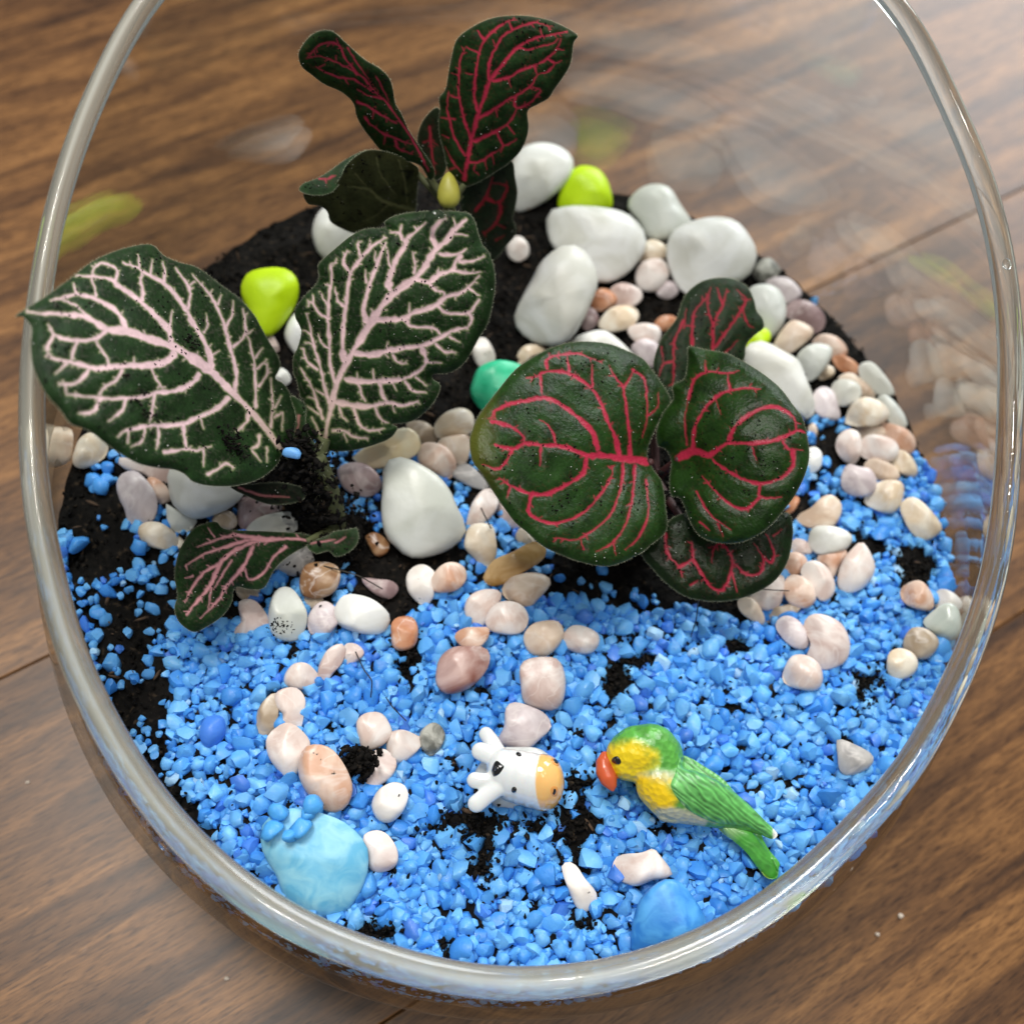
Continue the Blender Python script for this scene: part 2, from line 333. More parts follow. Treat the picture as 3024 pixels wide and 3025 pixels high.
def vessel():
    root = empty('glass_terrarium', (0, 0, 0), label='clear egg-shaped glass terrarium with slanted open top standing on the wooden table', cat='terrarium')
    rows = []
    for f in (.02, .35, .7, .92): rows.append(np.stack([6.6*f*np.cos(PH), 6.6*f*np.sin(PH), np.full(NPH, .12)], -1))
    ts = np.linspace(0, 1, 46)**1.15
    for t in ts:
        z = .12+(RZ-.12)*t; r = wall_r(PH, z); rows.append(np.stack([r*np.cos(PH), r*np.sin(PH), z], -1))
    Gd = np.array(rows); m = len(Gd)
    du = np.roll(Gd, -1, 1)-np.roll(Gd, 1, 1); dv = np.gradient(Gd, axis=0); nn = np.cross(du, dv); nn /= np.linalg.norm(nn, axis=2)[..., None]
    h = .10
    V = np.concatenate([(Gd+nn*h).reshape(-1, 3), (Gd-nn*h).reshape(-1, 3)])
    idx = np.arange(m*NPH).reshape(m, NPH)
    a, b, c, d = idx[:-1], np.roll(idx, -1, 1)[:-1], np.roll(idx, -1, 1)[1:], idx[1:]
    q = np.stack([a, b, c, d], -1).reshape(-1, 4)
    q2 = q[:, ::-1]+m*NPH
    obj('wall', V, np.concatenate([q, q2]), GLASS, root)
    rad = .19+.085*np.clip(-np.sin(PH), 0, 1)+.03*np.clip(np.cos(PH), 0, 1)
    rad = rad+.008*np.sin(PH*3+1)
    V, F = tube(RIM, rad, 28, True); V = np.array(V)
    a = np.repeat(PH, 28); th = np.tile(np.arange(28)/28*2*np.pi, NPH)
    painted_sheen = .12+.36*ss_(np.cos(a-math.radians(228)), -.35, .45)           # pale ceiling reflection painted into the bead, fading towards the right
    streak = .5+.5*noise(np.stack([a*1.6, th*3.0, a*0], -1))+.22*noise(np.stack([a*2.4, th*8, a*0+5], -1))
    up_ = np.array([-RKX, -RKY, 1.]); up_ /= np.linalg.norm(up_); dn_ = ((V-np.repeat(RIM, 28, 0))@up_)/np.repeat(rad, 28)   # the painted reflection is strongest on top of the bead, its flanks stay clear
    painted_sheen = painted_sheen*(.25+.95*np.clip(dn_, 0, 1)**1.3)
    c = np.stack([np.clip(painted_sheen+.22*(streak-.5), 0, .95), np.clip(streak, 0, 1), a*0], -1)
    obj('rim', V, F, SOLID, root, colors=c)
    return root
VES = vessel()

# ================================================================== soil
def surf(x, y):
    P = np.stack([np.asarray(x), np.asarray(y), np.zeros_like(np.asarray(x, float))], -1)
    return 4.0+.09*fbm(P*.35, 2)
SOILM, _t, _b, _ = nodes('black_potting_soil')
_r, _n, _mp = noise_ramp(_t, 700, [(.3, (.002, .0018, .0016)), (.60, (.0075, .0062, .0052)), (.74, (.055, .038, .024))], detail=8)
_t.links.new(_r.outputs[0], _b.inputs['Base Color']); _b.inputs['Roughness'].default_value = .8; _b.inputs['Specular IOR Level'].default_value = .12
bump(_t, _b, _n.outputs['Fac'], .9, .05)
def soil():
    nr, na = 130, 300; rows = []
    ph = np.arange(na)/na*2*np.pi
    for k in range(nr):
        f = (k+.5)/nr; r = (wall_r(ph, 4.)-.13)*f
        x, y = r*np.cos(ph), r*np.sin(ph)
        z = surf(x, y)-.10+.11*fbm(np.stack([x, y, x*0], -1)*3.1, 5)
        if k > nr-3: z = z-.02
        rows.append(np.stack([x, y, z], -1))
    for z in (3.6, 3.1, 2.6, 2, 1.4, .8, .4, .25):
        r = wall_r(ph, z)-.14-.02*(1+noise(np.stack([ph*14, ph*0, ph*0+z*2.3], -1))); rows.append(np.stack([r*np.cos(ph), r*np.sin(ph), np.full(na, z)], -1))
    Gd = np.array(rows); m = len(Gd); idx = np.arange(m*na).reshape(m, na)
    a, b, c, d = idx[:-1], np.roll(idx, -1, 1)[:-1], np.roll(idx, -1, 1)[1:], idx[1:]
    q = np.stack([a, d, c, b], -1).reshape(-1, 4)
    o = obj('soil', Gd.reshape(-1, 3), q, SOILM, base=(0, 0, .25)); tag(o, kind='structure')
soil()

# grain prototypes: rounded blobs cut by random planes
def icosphere(n):
    import bmesh
    bm = bmesh.new(); bmesh.ops.create_icosphere(bm, subdivisions=n, radius=1)
    V = np.array([v.co[:] for v in bm.verts]); F = np.array([[v.index for v in f.verts] for f in bm.faces]); bm.free(); return V, F
I2, I1, I3 = icosphere(2), icosphere(1), icosphere(3)
def facet(V, n=13, lo=.45, hi=.80, soft=.97):
    V = V*rng.uniform(.72, 1.3, 3)
    for _ in range(n):
        d = rng.normal(size=3); d /= np.linalg.norm(d); h = rng.uniform(lo, hi); s = V@d; over = np.clip(s-h, 0, None)
        V = V-over[:, None]*soft*d
    return V*1.22
PROTO2 = [facet(I2[0]) for _ in range(30)]; PROTO1 = [facet(I1[0], 5) for _ in range(16)]
def rots(n):
    q = rng.normal(size=(n, 4)); q /= np.linalg.norm(q, axis=1)[:, None]; a, b, c, d = q.T
    return np.stack([1-2*(c*c+d*d), 2*(b*c-a*d), 2*(b*d+a*c), 2*(b*c+a*d), 1-2*(b*b+d*d), 2*(c*d-a*b), 2*(b*d-a*c), 2*(c*d+a*b), 1-2*(b*b+c*c)], -1).reshape(n, 3, 3)
def scatter(C, R, protos, tri, cols=None):
    n = len(C); Rm = rots(n); k = rng.integers(0, len(protos), n); P = np.array(protos)[k]
    V = np.einsum('nij,nvj->nvi', Rm, P)*np.asarray(R)[:, None, None]+C[:, None]
    nv = P.shape[1]; F = (tri[None]+(np.arange(n)*nv)[:, None, None]).reshape(-1, 3)
    c = None if cols is None else np.repeat(cols, nv, 0)
    return V.reshape(-1, 3), F, c
# ================================================================== stones and pebbles
MAT = {
 'white': stone_mat('white_marble', (.62, .62, .56), (.81, .82, .80), .38, .12, 90, veins=0),
 'greywhite': stone_mat('milky_white_stone', (.56, .58, .52), (.68, .70, .66), .36, .15, 80, veins=0),
 'cream': stone_mat('cream_pebble', (.66, .52, .36), (.80, .73, .61), .33, .1),
 'beige': stone_mat('beige_pebble', (.62, .46, .34), (.76, .64, .52), .36, .1),
 'palepink': stone_mat('pale_pink_pebble', (.66, .52, .46), (.83, .77, .73), .33, .1),
 'pink': stone_mat('pink_pebble', (.54, .40, .36), (.76, .67, .63), .36),
 'peach': stone_mat('peach_pebble', (.58, .33, .22), (.78, .62, .52), .33, .1),
 'orange': stone_mat('terracotta_pebble', (.48, .19, .09), (.66, .36, .22), .36),
 'lilac': stone_mat('lilac_grey_pebble', (.52, .44, .45), (.70, .63, .64), .36),
 'mauve': stone_mat('mauve_pebble', (.26, .17, .17), (.50, .38, .38), .4),
 'brown': stone_mat('brown_pebble', (.20, .09, .035), (.42, .27, .15), .33),
 'amber': stone_mat('amber_pebble', (.40, .21, .05), (.62, .42, .20), .22, .15, coat=.4, veins=0),
 'tan': stone_mat('tan_pebble', (.38, .29, .20), (.55, .46, .36), .36),
 'grey': stone_mat('grey_pebble', (.34, .32, .31), (.52, .50, .48), .42),
 'speckle': stone_mat('speckled_grey_pebble', (.13, .13, .11), (.46, .46, .41), .5, 0, 420, veins=0),
 'redmarble': stone_mat('red_marbled_pebble', (.26, .09, .065), (.62, .44, .40), .3, 0, 100),
 'spotted': stone_mat('dirt_speckled_peach_pebble', (.62, .36, .24), (.76, .56, .44), .33, .1, spots=(.02, .015, .012)),
 'dirty': stone_mat('dirt_speckled_white_pebble', (.74, .68, .62), (.84, .80, .76), .33, .1, spots=(.02, .015, .012)),
 'yellow': stone_mat('neon_yellow_paint', (.50, .74, .0), (.58, .82, .01), .42, 0, 90, veins=0),
 'green': stone_mat('mint_green_paint', (.02, .48, .24), (.06, .60, .33), .35, 0, 220, veins=0),
 'turquoise': stone_mat('turquoise_stone', (.13, .46, .70), (.28, .62, .78), .5, .05, 260, coat=0, veins=0),
 'blue': stone_mat('bright_blue_stone', (.03, .22, .64), (.09, .38, .80), .45, .05, 260, veins=0),
 'spotcream': stone_mat('cream_pebble_with_orange_spot', (.82, .60, .30), (.84, .78, .60), .3, .1, 60, veins=0),
 'glassy': stone_mat('translucent_greenish_pebble', (.50, .56, .50), (.62, .66, .60), .22, .35, coat=.3, veins=0),
}
def pebble(name, crop, poly, mat, label, group=None, cat='pebble', flat=.72, lift=0., p=.72):
    q = G(crop, poly); c = q.mean(0); q = c+(q-c)*(1.10 if name == 'pebble' else 1.0); s = smooth_closed(q, 5)
    A = .5*abs(np.sum(s[:, 0]*np.roll(s[:, 1], -1)-np.roll(s[:, 0], -1)*s[:, 1])); req = math.sqrt(A/math.pi)
    g0 = at_z(*[np.array(v) for v in c], 4.0); d = depth(g0)
    zs = float(surf(g0[0], g0[1]))
    half = min(req, np.sqrt(((s-c)**2).sum(1)).min()*1.25)*d/FPX*flat
    P0 = at_z(np.array(c[0]), np.array(c[1]), zs+half*.72+lift); d = depth(P0)
    v = ray(*c); nrm = -v/np.linalg.norm(v)
    if name not in ('figurine',) : nrm = nrm
    ang = np.arctan2(-(s[:, 1]-c[1]), s[:, 0]-c[0]); rad = np.hypot(*(s-c).T); o = np.argsort(ang)
    nu, nv = 30, 14; th = np.arange(nu)/nu*2*np.pi; rho = np.interp(th, ang[o], rad[o], period=2*np.pi)*d/FPX
    rows = []; seed = rng.uniform(0, 99, 3)
    for j in range(1, nv):
        ps = -math.pi/2+math.pi*j/nv; cp, sp = math.cos(ps)**p, math.copysign(abs(math.sin(ps))**.9, math.sin(ps))
        D = np.stack([np.cos(th)*cp, np.sin(th)*cp, np.full(nu, sp)], -1)
        k = 1+.22*fbm(D*1.1+seed, 2)*(abs(sp)**.5)
        rr = rho*cp*(1+.07*fbm(D*1.8+seed+9, 2)*abs(sp))
        rows.append(P0+(rr*np.cos(th))[:, None]*CR+(rr*np.sin(th))[:, None]*CU+(half*sp*k)[:, None]*nrm)
    V = np.concatenate([[P0-nrm*half*.98], np.concatenate(rows), [P0+nrm*half]]); nb = nv-1; F = []
    Lc = V-P0; lz = (Lc@nrm)/half; lx = (Lc@CR)/(rho.mean()); ly = (Lc@CU)/(rho.mean())
    for _ in range(9 if name == 'pebble' else 5):             # worn flat faces, cut from above only so that the outline stays
        d_ = rng.normal(size=3); d_[2] = abs(d_[2])*.8+.7; d_ /= np.linalg.norm(d_); hh = rng.uniform(.62, .86) if name == 'pebble' else rng.uniform(.78, .95)
        ov = np.clip(lx*d_[0]+ly*d_[1]+lz*d_[2]-hh, 0, None)*(lz > 0); lz2 = lz-ov*.8; V = V+((lz2-lz)*half)[:, None]*nrm; lz = lz2
    for i in range(nu): F.append((0, 1+(i+1) % nu, 1+i)); F.append((len(V)-1, 1+(nb-1)*nu+i, 1+(nb-1)*nu+(i+1) % nu))
    for j in range(nb-1):
        for i in range(nu): a = 1+j*nu; F.append((a+i, a+(i+1) % nu, a+nu+(i+1) % nu, a+nu+i))
    ob = obj(name, V, F, MAT[mat]); tag(ob, label, cat, group)
    FOOT.append((s-c)*.86+c); return ob
FOOT = []
PG, WG = 'small tumbled pebbles lying on the gravel and soil', 'big smooth white stones'
PEB = [
('P1',[(232,475),(300,465),(365,478),(372,540),(360,620),(300,655),(235,650),(222,560)],'beige','squarish beige pebble by the glass at far left, under the big left leaf',0),
('P1',[(395,570),(420,520),(470,492),(520,505),(552,550),(545,600),(500,640),(440,665),(395,655),(382,620)],'cream','rounded cream yellow pebble below the left leaf, second pebble from the glass at left',0),
('P1',[(635,620),(760,630),(870,660),(880,740),(800,730),(740,700),(640,670)],'pink','flat pink pebble mostly hidden under the lower edge of the big left leaf',0),
('P1',[(765,735),(800,725),(860,770),(878,830),(850,862),(815,840),(785,790)],'peach','small peach pebble wedged behind the lilac pebble at left',0),
('P1',[(612,760),(640,710),(700,697),(745,730),(790,790),(808,860),(790,930),(730,962),(670,940),(650,880),(625,830)],'lilac','smooth lilac pebble leaning left of the big white stone under the left leaf',.1),
('P1',[(870,850),(900,880),(960,915),(1010,930),(1000,980),(930,1000),(880,970),(868,900)],'greywhite','grey white pebble tucked under the big white stone at left',0),
('P1',[(725,990),(760,958),(830,960),(890,1000),(950,1060),(900,1090),(800,1080),(740,1045)],'cream','white teardrop pebble on black soil above the curled small leaf',0),
('P1',[(1105,940),(1130,905),(1180,895),(1220,925),(1220,970),(1170,990),(1120,975)],'tan','little round tan pebble between the white stones at left',0),
('P1',[(1240,880),(1260,830),(1350,830),(1440,850),(1450,890),(1380,920),(1290,985),(1245,960)],'mauve','mauve pebble in the shade below the pink-veined plant',0),
('P1',[(1290,980),(1340,935),(1420,910),(1500,905),(1530,950),(1520,1000),(1400,1012),(1300,1005)],'white','white flat pebble just above the curled small leaf',.1),
('P1',[(1455,860),(1500,845),(1560,850),(1580,880),(1540,905),(1480,890)],'brown','yellowish brown pebble in deep shade at the foot of the pink-veined plant',0),
('P1',[(1430,1180),(1500,1110),(1600,1070),(1680,1100),(1690,1150),(1600,1200),(1520,1225)],'grey','grey pink stone in shade right behind the curled small leaf',0),
('P1',[(1575,1200),(1620,1168),(1710,1170),(1755,1210),(1740,1290),(1690,1330),(1600,1340),(1562,1290)],'brown','golden brown squarish pebble below the small ruffled leaf',.15),
('P1',[(1580,1345),(1625,1330),(1670,1345),(1660,1385),(1610,1395)],'tan','tan pebble half buried under the golden brown pebble',0),
('P1',[(1230,1290),(1290,1285),(1340,1300),(1330,1345),(1270,1355),(1235,1330)],'tan','tan grey pebble under the tip edge of the curled small leaf',0),
('P1',[(1240,1400),(1250,1365),(1310,1362),(1360,1410),(1400,1490),(1340,1520),(1240,1538),(1198,1525),(1250,1470)],'pink','pink brown three-cornered pebble right of the curled leaf tip',0),
('P1',[(1420,1340),(1460,1300),(1510,1305),(1560,1370),(1585,1440),(1560,1530),(1500,1560),(1420,1530),(1400,1430)],'greywhite','tall grey beige pebble with a black soil smear',0),
('P1',[(1620,1410),(1670,1370),(1720,1385),(1755,1440),(1730,1500),(1680,1540),(1620,1530),(1600,1470)],'lilac','lilac grey pebble left of the bright white oval pebble',0),
('P2',[(170,1390),(210,1340),(270,1335),(350,1360),(420,1420),(428,1470),(390,1520),(300,1522),(200,1490),(165,1440)],'white','bright white oval pebble in the row above the blue gravel, left of centre',.05),
('P1',[(1645,1750),(1660,1690),(1700,1620),(1760,1590),(1785,1620),(1770,1680),(1720,1740),(1690,1790),(1650,1780)],'pink','pink elongated pebble, left half of a touching pair in the gravel',0),
('P1',[(1785,1620),(1800,1585),(1850,1590),(1883,1630),(1850,1670),(1790,1690)],'pink','small pink pebble, right half of a touching pair in the gravel',0),
('P1',[(1490,1730),(1530,1690),(1590,1690),(1640,1740),(1645,1770),(1600,1810),(1520,1812),(1480,1780)],'palepink','shiny pale pink pebble in gravel beside the touching pink pair',0),
('P4',[(1340,310),(1390,240),(1430,225),(1440,300),(1430,370),(1390,430),(1340,410)],'tan','tan wedge pebble at the left of a pale pink chain of pebbles',0),
('P4',[(1430,230),(1480,198),(1540,200),(1575,250),(1570,320),(1550,400),(1500,420),(1440,400),(1470,330),(1440,290)],'palepink','pale pink curved pebble at the top of the chain of pebbles left in the gravel',.05),
('P4',[(1390,460),(1440,400),(1500,380),(1570,430),(1600,490),(1560,560),(1540,620),(1490,650),(1440,600),(1400,540)],'palepink','pale pink lumpy pebble at the bottom of the chain, left of the big peach one',0),
('P4',[(1560,580),(1590,510),(1650,495),(1720,520),(1780,600),(1815,690),(1800,770),(1750,815),(1680,810),(1610,740),(1565,660)],'spotted','big peach oval pebble speckled with soil above the turquoise stone',.1),
('P5',[(275,370),(310,330),(370,320),(410,340),(445,410),(430,450),(380,490),(310,500),(285,440)],'palepink','pink pebble on the gravel, upper left of the speckled grey pebble',.05),
('P5',[(440,430),(500,410),(560,430),(605,460),(570,520),(500,570),(440,550),(430,480)],'palepink','pink white pebble directly left of the speckled grey pebble',0),
('P5',[(610,410),(660,375),(700,390),(722,440),(690,510),(650,535),(610,500),(600,450)],'speckle','rough speckled grey pebble left of the cow figurine',.05),
('P5',[(350,530),(400,512),(450,540),(468,590),(440,650),(370,700),(310,745),(300,710),(340,620),(345,570)],'pink','long pink pebble beside a black soil clod, left of the cow figurine',0),
('P5',[(355,790),(390,720),(460,685),(510,700),(530,750),(500,830),(440,878),(380,860)],'dirty','round white pebble with black specks between peach pebble and cow figurine',.1),
('P5',[(310,965),(370,935),(430,960),(475,1040),(460,1110),(380,1138),(335,1110),(325,1040)],'pink','pinkish grey angular pebble touching the right side of the turquoise stone',.1),
('P5',[(1010,460),(1040,390),(1050,300),(1090,272),(1160,290),(1240,330),(1265,390),(1210,450),(1150,500),(1080,490)],'lilac','heart-shaped grey pink pebble leaning on the cow figurine',.15),
('P5',[(1125,90),(1160,50),(1250,38),(1310,55),(1340,130),(1335,230),(1300,285),(1230,290),(1150,260),(1130,180)],'pink','squarish pink pebble with a reddish line, above the heart-shaped one',.12),
('P2',[(690,1740),(710,1660),(770,1610),(850,1605),(920,1610),(948,1650),(930,1720),(870,1790),(800,1825),(730,1830),(695,1790)],'redmarble','big red brown marbled pebble on the gravel near the middle',.1),
('P2',[(785,1540),(830,1505),(900,1500),(948,1505),(940,1560),(890,1605),(820,1595)],'peach','white pebble with an orange patch resting on the red marbled pebble',.25),
('P2',[(455,1480),(490,1450),(550,1450),(580,1500),(570,1580),(520,1610),(465,1600),(453,1540)],'orange','terracotta coloured squarish pebble right of the white oval pebble',.05),
('P2',[(835,1400),(860,1340),(920,1310),(990,1310),(1015,1340),(980,1400),(940,1460),(915,1495),(860,1470)],'palepink','pale pink pebble, left one of two leaning together below the amber pebble',.05),
('P2',[(945,1460),(980,1390),(1050,1368),(1120,1390),(1152,1450),(1120,1515),(1050,1528),(970,1510)],'palepink','whitish pebble with pink veins, right one of two leaning together',.12),
('P2',[(1142,1550),(1180,1490),(1250,1468),(1310,1475),(1335,1530),(1300,1600),(1240,1642),(1170,1620)],'beige','round beige pebble with white seam, left of the last pebble in that row',.05),
('P2',[(1335,1570),(1380,1500),(1440,1495),(1510,1530),(1518,1580),(1480,1625),(1400,1620)],'palepink','flat pink cream pebble under the right plant, end of the short row',.05),
('P2',[(655,1260),(700,1190),(760,1165),(820,1190),(828,1250),(780,1300),(700,1312),(660,1290)],'peach','peach oval pebble leaning on a white pebble below the largest white stone',.15),
('P2',[(535,1230),(570,1190),(620,1180),(670,1220),(660,1270),(665,1330),(620,1375),(565,1340),(535,1290)],'dirty','upright white pebble with soil specks left of the peach oval pebble',0),
('P2',[(300,1245),(380,1250),(450,1260),(480,1300),(430,1345),(350,1310)],'mauve','dull pinkish grey sliver pebble half sunk in black soil',-.05),
('P2',[(945,1210),(990,1150),(1080,1110),(1150,1070),(1200,1062),(1240,1100),(1220,1150),(1130,1210),(1050,1260),(970,1275),(940,1240)],'amber','long amber pebble beside the big round leaf of the right plant',.25),
('P2',[(1035,1290),(1080,1240),(1180,1220),(1250,1240),(1262,1280),(1200,1350),(1160,1385),(1080,1360),(1040,1330)],'beige','tan pebble directly below the long amber pebble',.05),
('P2',[(835,1050),(860,980),(920,965),(970,980),(985,1050),(985,1120),(940,1180),(880,1130),(840,1090)],'cream','cream pear-shaped pebble right of the largest white stone',.1),
('P2',[(845,950),(870,860),(920,795),(970,790),(1000,830),(980,900),(920,960),(850,990)],'palepink','pale pink long pebble upper right of the cream pear-shaped one',.12),
('P2',[(180,680),(240,650),(320,660),(380,720),(385,780),(320,815),(250,800),(200,760)],'mauve','mauve pebble left of the largest white stone, behind the fuzzy stem',.1),
('P2',[(265,600),(380,540),(450,490),(520,470),(570,500),(592,560),(550,610),(450,650),(370,668),(300,650)],'spotcream','long cream pebble with an orange spot above the largest white stone',.2),
('P2',[(530,450),(580,430),(640,445),(690,510),(640,540),(590,520)],'tan','yellowish tan pebble behind the long cream one with orange spot',0),
('P2',[(680,450),(730,390),(800,365),(850,380),(870,420),(860,480),(790,505),(700,510)],'cream','cream pebble just below the green stone',.2),
('P2',[(695,540),(750,510),(850,510),(850,580),(830,640),(790,645),(730,590)],'beige','peach cream wedge pebble stacked under the cream one below the green stone',.12),
('P2',[(600,570),(640,545),(720,560),(770,620),(775,680),(740,720),(680,690),(600,640)],'peach','peach pebble above the upper right shoulder of the largest white stone',.05),
('P2',[(775,690),(820,650),(880,680),(945,760),(930,780),(850,760),(780,720)],'grey','grey pebble in shade next to the big round leaf',0),
('P2',[(870,30),(930,0),(975,60),(980,120),(930,150),(890,120)],'dirty','small white pebble on black soil above the green stone',0),
('P2',[(1105,90),(1140,40),(1200,35),(1240,60),(1180,90),(1120,130)],'cream','small cream and orange pebble peeping out behind the round leaf',0),
('P2',[(1000,850),(1060,900),(1110,960),(1080,980),(1020,940)],'pink','dark pink sliver pebble under the edge of the round leaf',0),
('P2',[(1100,1010),(1130,985),(1190,1050),(1190,1065),(1130,1070),(1100,1040)],'cream','small cream pebble under the round leaf just above the amber pebble',0),
('P2',[(320,1030),(370,1010),(430,1060),(420,1110),(370,1125),(340,1080)],'brown','brown pebble on the soil left of the largest white stone',0),
('P1',[(1425,190),(1455,155),(1490,175),(1505,215),(1480,240),(1440,235)],'white','tiny white pebble seen between the two pink-veined leaves',0),
('P1',[(1385,10),(1410,-15),(1440,30),(1445,60),(1415,65),(1390,40)],'pink','tiny pink pebble under the left yellow stone',0),
('P0',[(1050,1280),(1075,1235),(1120,1230),(1155,1270),(1155,1320),(1110,1350),(1065,1330)],'palepink','small pinkish white pebble alone on black soil behind the pink-veined leaf',0),
('P0',[(1740,1300),(1790,1245),(1860,1270),(1870,1330),(1800,1360),(1740,1350)],'cream','cream pebble between the wide white stone and the rightmost big white stone',.1),
('P0',[(1720,1420),(1760,1360),(1850,1350),(1880,1430),(1820,1500),(1740,1490)],'palepink','pinkish cream pebble below the cream one between two big white stones',.05),
('P0',[(1825,1500),(1860,1460),(1915,1465),(1935,1510),(1890,1545),(1840,1535)],'lilac','small lilac white pebble below the pinkish cream one near the back leaf',0),
('P0',[(1490,1570),(1530,1500),(1600,1520),(1610,1570),(1530,1610)],'orange','terracotta pebble against the upright white stone',0),
('P0',[(1590,1500),(1650,1470),(1730,1500),(1740,1550),(1680,1590),(1600,1570)],'pink','pink pebble next to the terracotta one behind the right plant',.1),
('P0',[(1530,1670),(1590,1600),(1680,1590),(1725,1630),(1690,1690),(1600,1715),(1540,1700)],'cream','pale cream pebble right of the upright white stone',.05),
('P0',[(1680,1710),(1740,1680),(1820,1690),(1840,1740),(1800,1800),(1720,1770)],'palepink','pink white pebble left of the back leaf of the right plant',.1),
('P0',[(1815,1680),(1850,1640),(1910,1640),(1930,1680),(1880,1710),(1830,1710)],'orange','orange pebble peeping out left of the back leaf',0),
('P0',[(1440,1680),(1460,1600),(1500,1610),(1520,1660),(1490,1700),(1450,1710)],'mauve','brown mauve pebble in the gap below the upright white stone',0),
('P0',[(1700,1800),(1760,1760),(1830,1790),(1850,1860),(1800,1900),(1740,1860)],'lilac','lilac grey pebble between the round leaf and the back leaf',0),
('PR',[(530,1420),(560,1360),(610,1340),(660,1390),(640,1440),(580,1465)],'speckle','rough black and white speckled pebble at the back right edge of the soil',0),
('PR',[(600,1460),(690,1440),(750,1480),(770,1530),(700,1570),(640,1520)],'lilac','pale greyish pebble at the back right edge, in front of the speckled one',0),
('PR',[(700,1600),(760,1560),(840,1580),(890,1640),(880,1700),(820,1720),(760,1660),(710,1650)],'mauve','dark mauve pebble at the right edge of the soil by the glass',0),
('PR',[(640,1780),(690,1700),(740,1665),(820,1700),(825,1740),(760,1800),(700,1830),(640,1800)],'beige','peach beige oblong pebble above the leaning white stone at right',.15),
('PR',[(840,1770),(890,1735),(960,1750),(1005,1800),(1000,1840),(930,1850),(860,1800)],'peach','pinkish orange pebble at the right edge of the soil',0),
('P3',[(760,100),(800,50),(860,30),(925,50),(920,110),(870,180),(820,215),(780,180)],'greywhite','creamy white oblong pebble right of the leaning white stone',.15),
('P3',[(940,100),(1000,90),(1070,140),(1060,190),(980,160)],'orange','brownish orange pebble at the right edge next to black soil',0),
('P3',[(890,140),(940,150),(940,190),(870,210)],'cream','small cream pebble tucked below the creamy white oblong one',0),
('P3',[(1080,150),(1130,125),(1180,160),(1250,260),(1240,290),(1170,285),(1100,220)],'white','long white pebble standing against the glass at right, topmost of the stack',.15),
('P3',[(970,210),(1030,180),(1100,220),(1155,270),(1140,310),(1080,300),(1000,240)],'beige','beige pebble left of the long white one by the right glass',.05),
('P3',[(935,290),(950,230),(1010,215),(1070,240),(1080,300),(1030,340),(970,340)],'white','round white pebble in the right heap, below the beige one',.18),
('P3',[(845,290),(890,255),(940,280),(965,350),(970,410),(900,410),(850,370)],'lilac','lilac white pebble touching the leaning white stone on its right',.05),
('P3',[(1010,420),(1040,350),(1100,310),(1180,330),(1225,390),(1180,440),(1100,450),(1020,440)],'cream','large cream oblong pebble in the middle of the right heap',.2),
('P3',[(1170,320),(1220,300),(1290,370),(1320,450),(1250,450),(1200,380)],'greywhite','slanting whitish pebble at the glass in the right heap',.08),
('P3',[(1200,440),(1260,450),(1330,480),(1365,540),(1340,590),(1270,580),(1210,500)],'peach','pale peach pebble at the glass, outer edge of the right heap',.08),
('P3',[(1040,470),(1100,450),(1200,460),(1240,510),(1150,505),(1080,520)],'beige','pink beige flat pebble beneath the large cream oblong one',.02),
('P3',[(960,560),(980,500),(1030,475),(1075,500),(1085,580),(1050,640),(1000,630)],'palepink','pink upright pebble at the left of the right heap',.1),
('P3',[(1085,570),(1110,515),(1180,505),(1250,530),(1275,580),(1240,630),(1170,635),(1100,610)],'palepink','whitish pink oval pebble in the right heap beside the pink upright one',.16),
('P3',[(1245,630),(1280,580),(1340,610),(1375,680),(1350,715),(1290,690)],'cream','yellowish cream pebble at the lower right of the heap by the glass',.08),
('P3',[(1105,660),(1150,625),(1220,640),(1275,690),(1270,730),(1180,730),(1130,700)],'beige','cream pink pebble directly above the bumpy mauve one',.05),
('P3',[(990,720),(1020,660),(1080,670),(1130,680),(1160,740),(1140,800),(1060,812),(1000,780)],'lilac','bumpy pinkish mauve pebble at the lower left of the right heap',.15),
('P3',[(1110,840),(1150,770),(1220,740),(1290,750),(1300,810),(1270,880),(1230,900),(1160,880)],'cream','cream shield-shaped pebble, lowest one of the right heap',.08),
('P3',[(760,920),(830,880),(880,830),(930,818),(975,860),(970,920),(930,970),(850,980),(790,960)],'beige','cream crescent pebble with orange tint right of the right plant',.1),
('P3',[(1295,870),(1350,830),(1410,860),(1480,940),(1495,990),(1430,1035),(1370,1020),(1320,950)],'cream','lone white oblong pebble on blue gravel near the right glass',.08),
('P3',[(820,1060),(840,990),(900,975),(980,990),(1032,1030),(1000,1090),(920,1110),(860,1110)],'white','white rounded pebble directly under the crescent one',.15),
('P3',[(720,1080),(750,1040),(810,1060),(825,1110),(760,1115)],'pink','pink pebble partly hidden by the bottom leaf of the right plant',.02),
('P3',[(690,1140),(730,1110),(790,1130),(800,1180),(750,1230),(700,1200)],'peach','peach pebble beside the bottom leaf of the right plant',.1),
('P3',[(860,1150),(900,1100),(980,1090),(1010,1120),(970,1180),(940,1240),(900,1170)],'peach','pale peach pebble between the white oval and the tall cream one',.02),
('P3',[(970,1240),(1000,1150),(1060,1080),(1090,1065),(1130,1120),(1150,1200),(1100,1280),(1030,1308),(980,1290)],'palepink','tall cream peach pebble with a pointed top on the right',.15),
('P3',[(780,1210),(810,1165),(870,1165),(920,1210),(945,1280),(930,1330),(880,1355),(840,1310),(800,1260)],'palepink','white oval pebble leaning between the orange and the tall cream one',.18),
('P3',[(690,1280),(720,1235),(780,1240),(830,1290),(845,1350),(800,1390),(730,1380),(695,1330)],'peach','veined orange pebble crossed by a thin hair, below the right plant',.15),
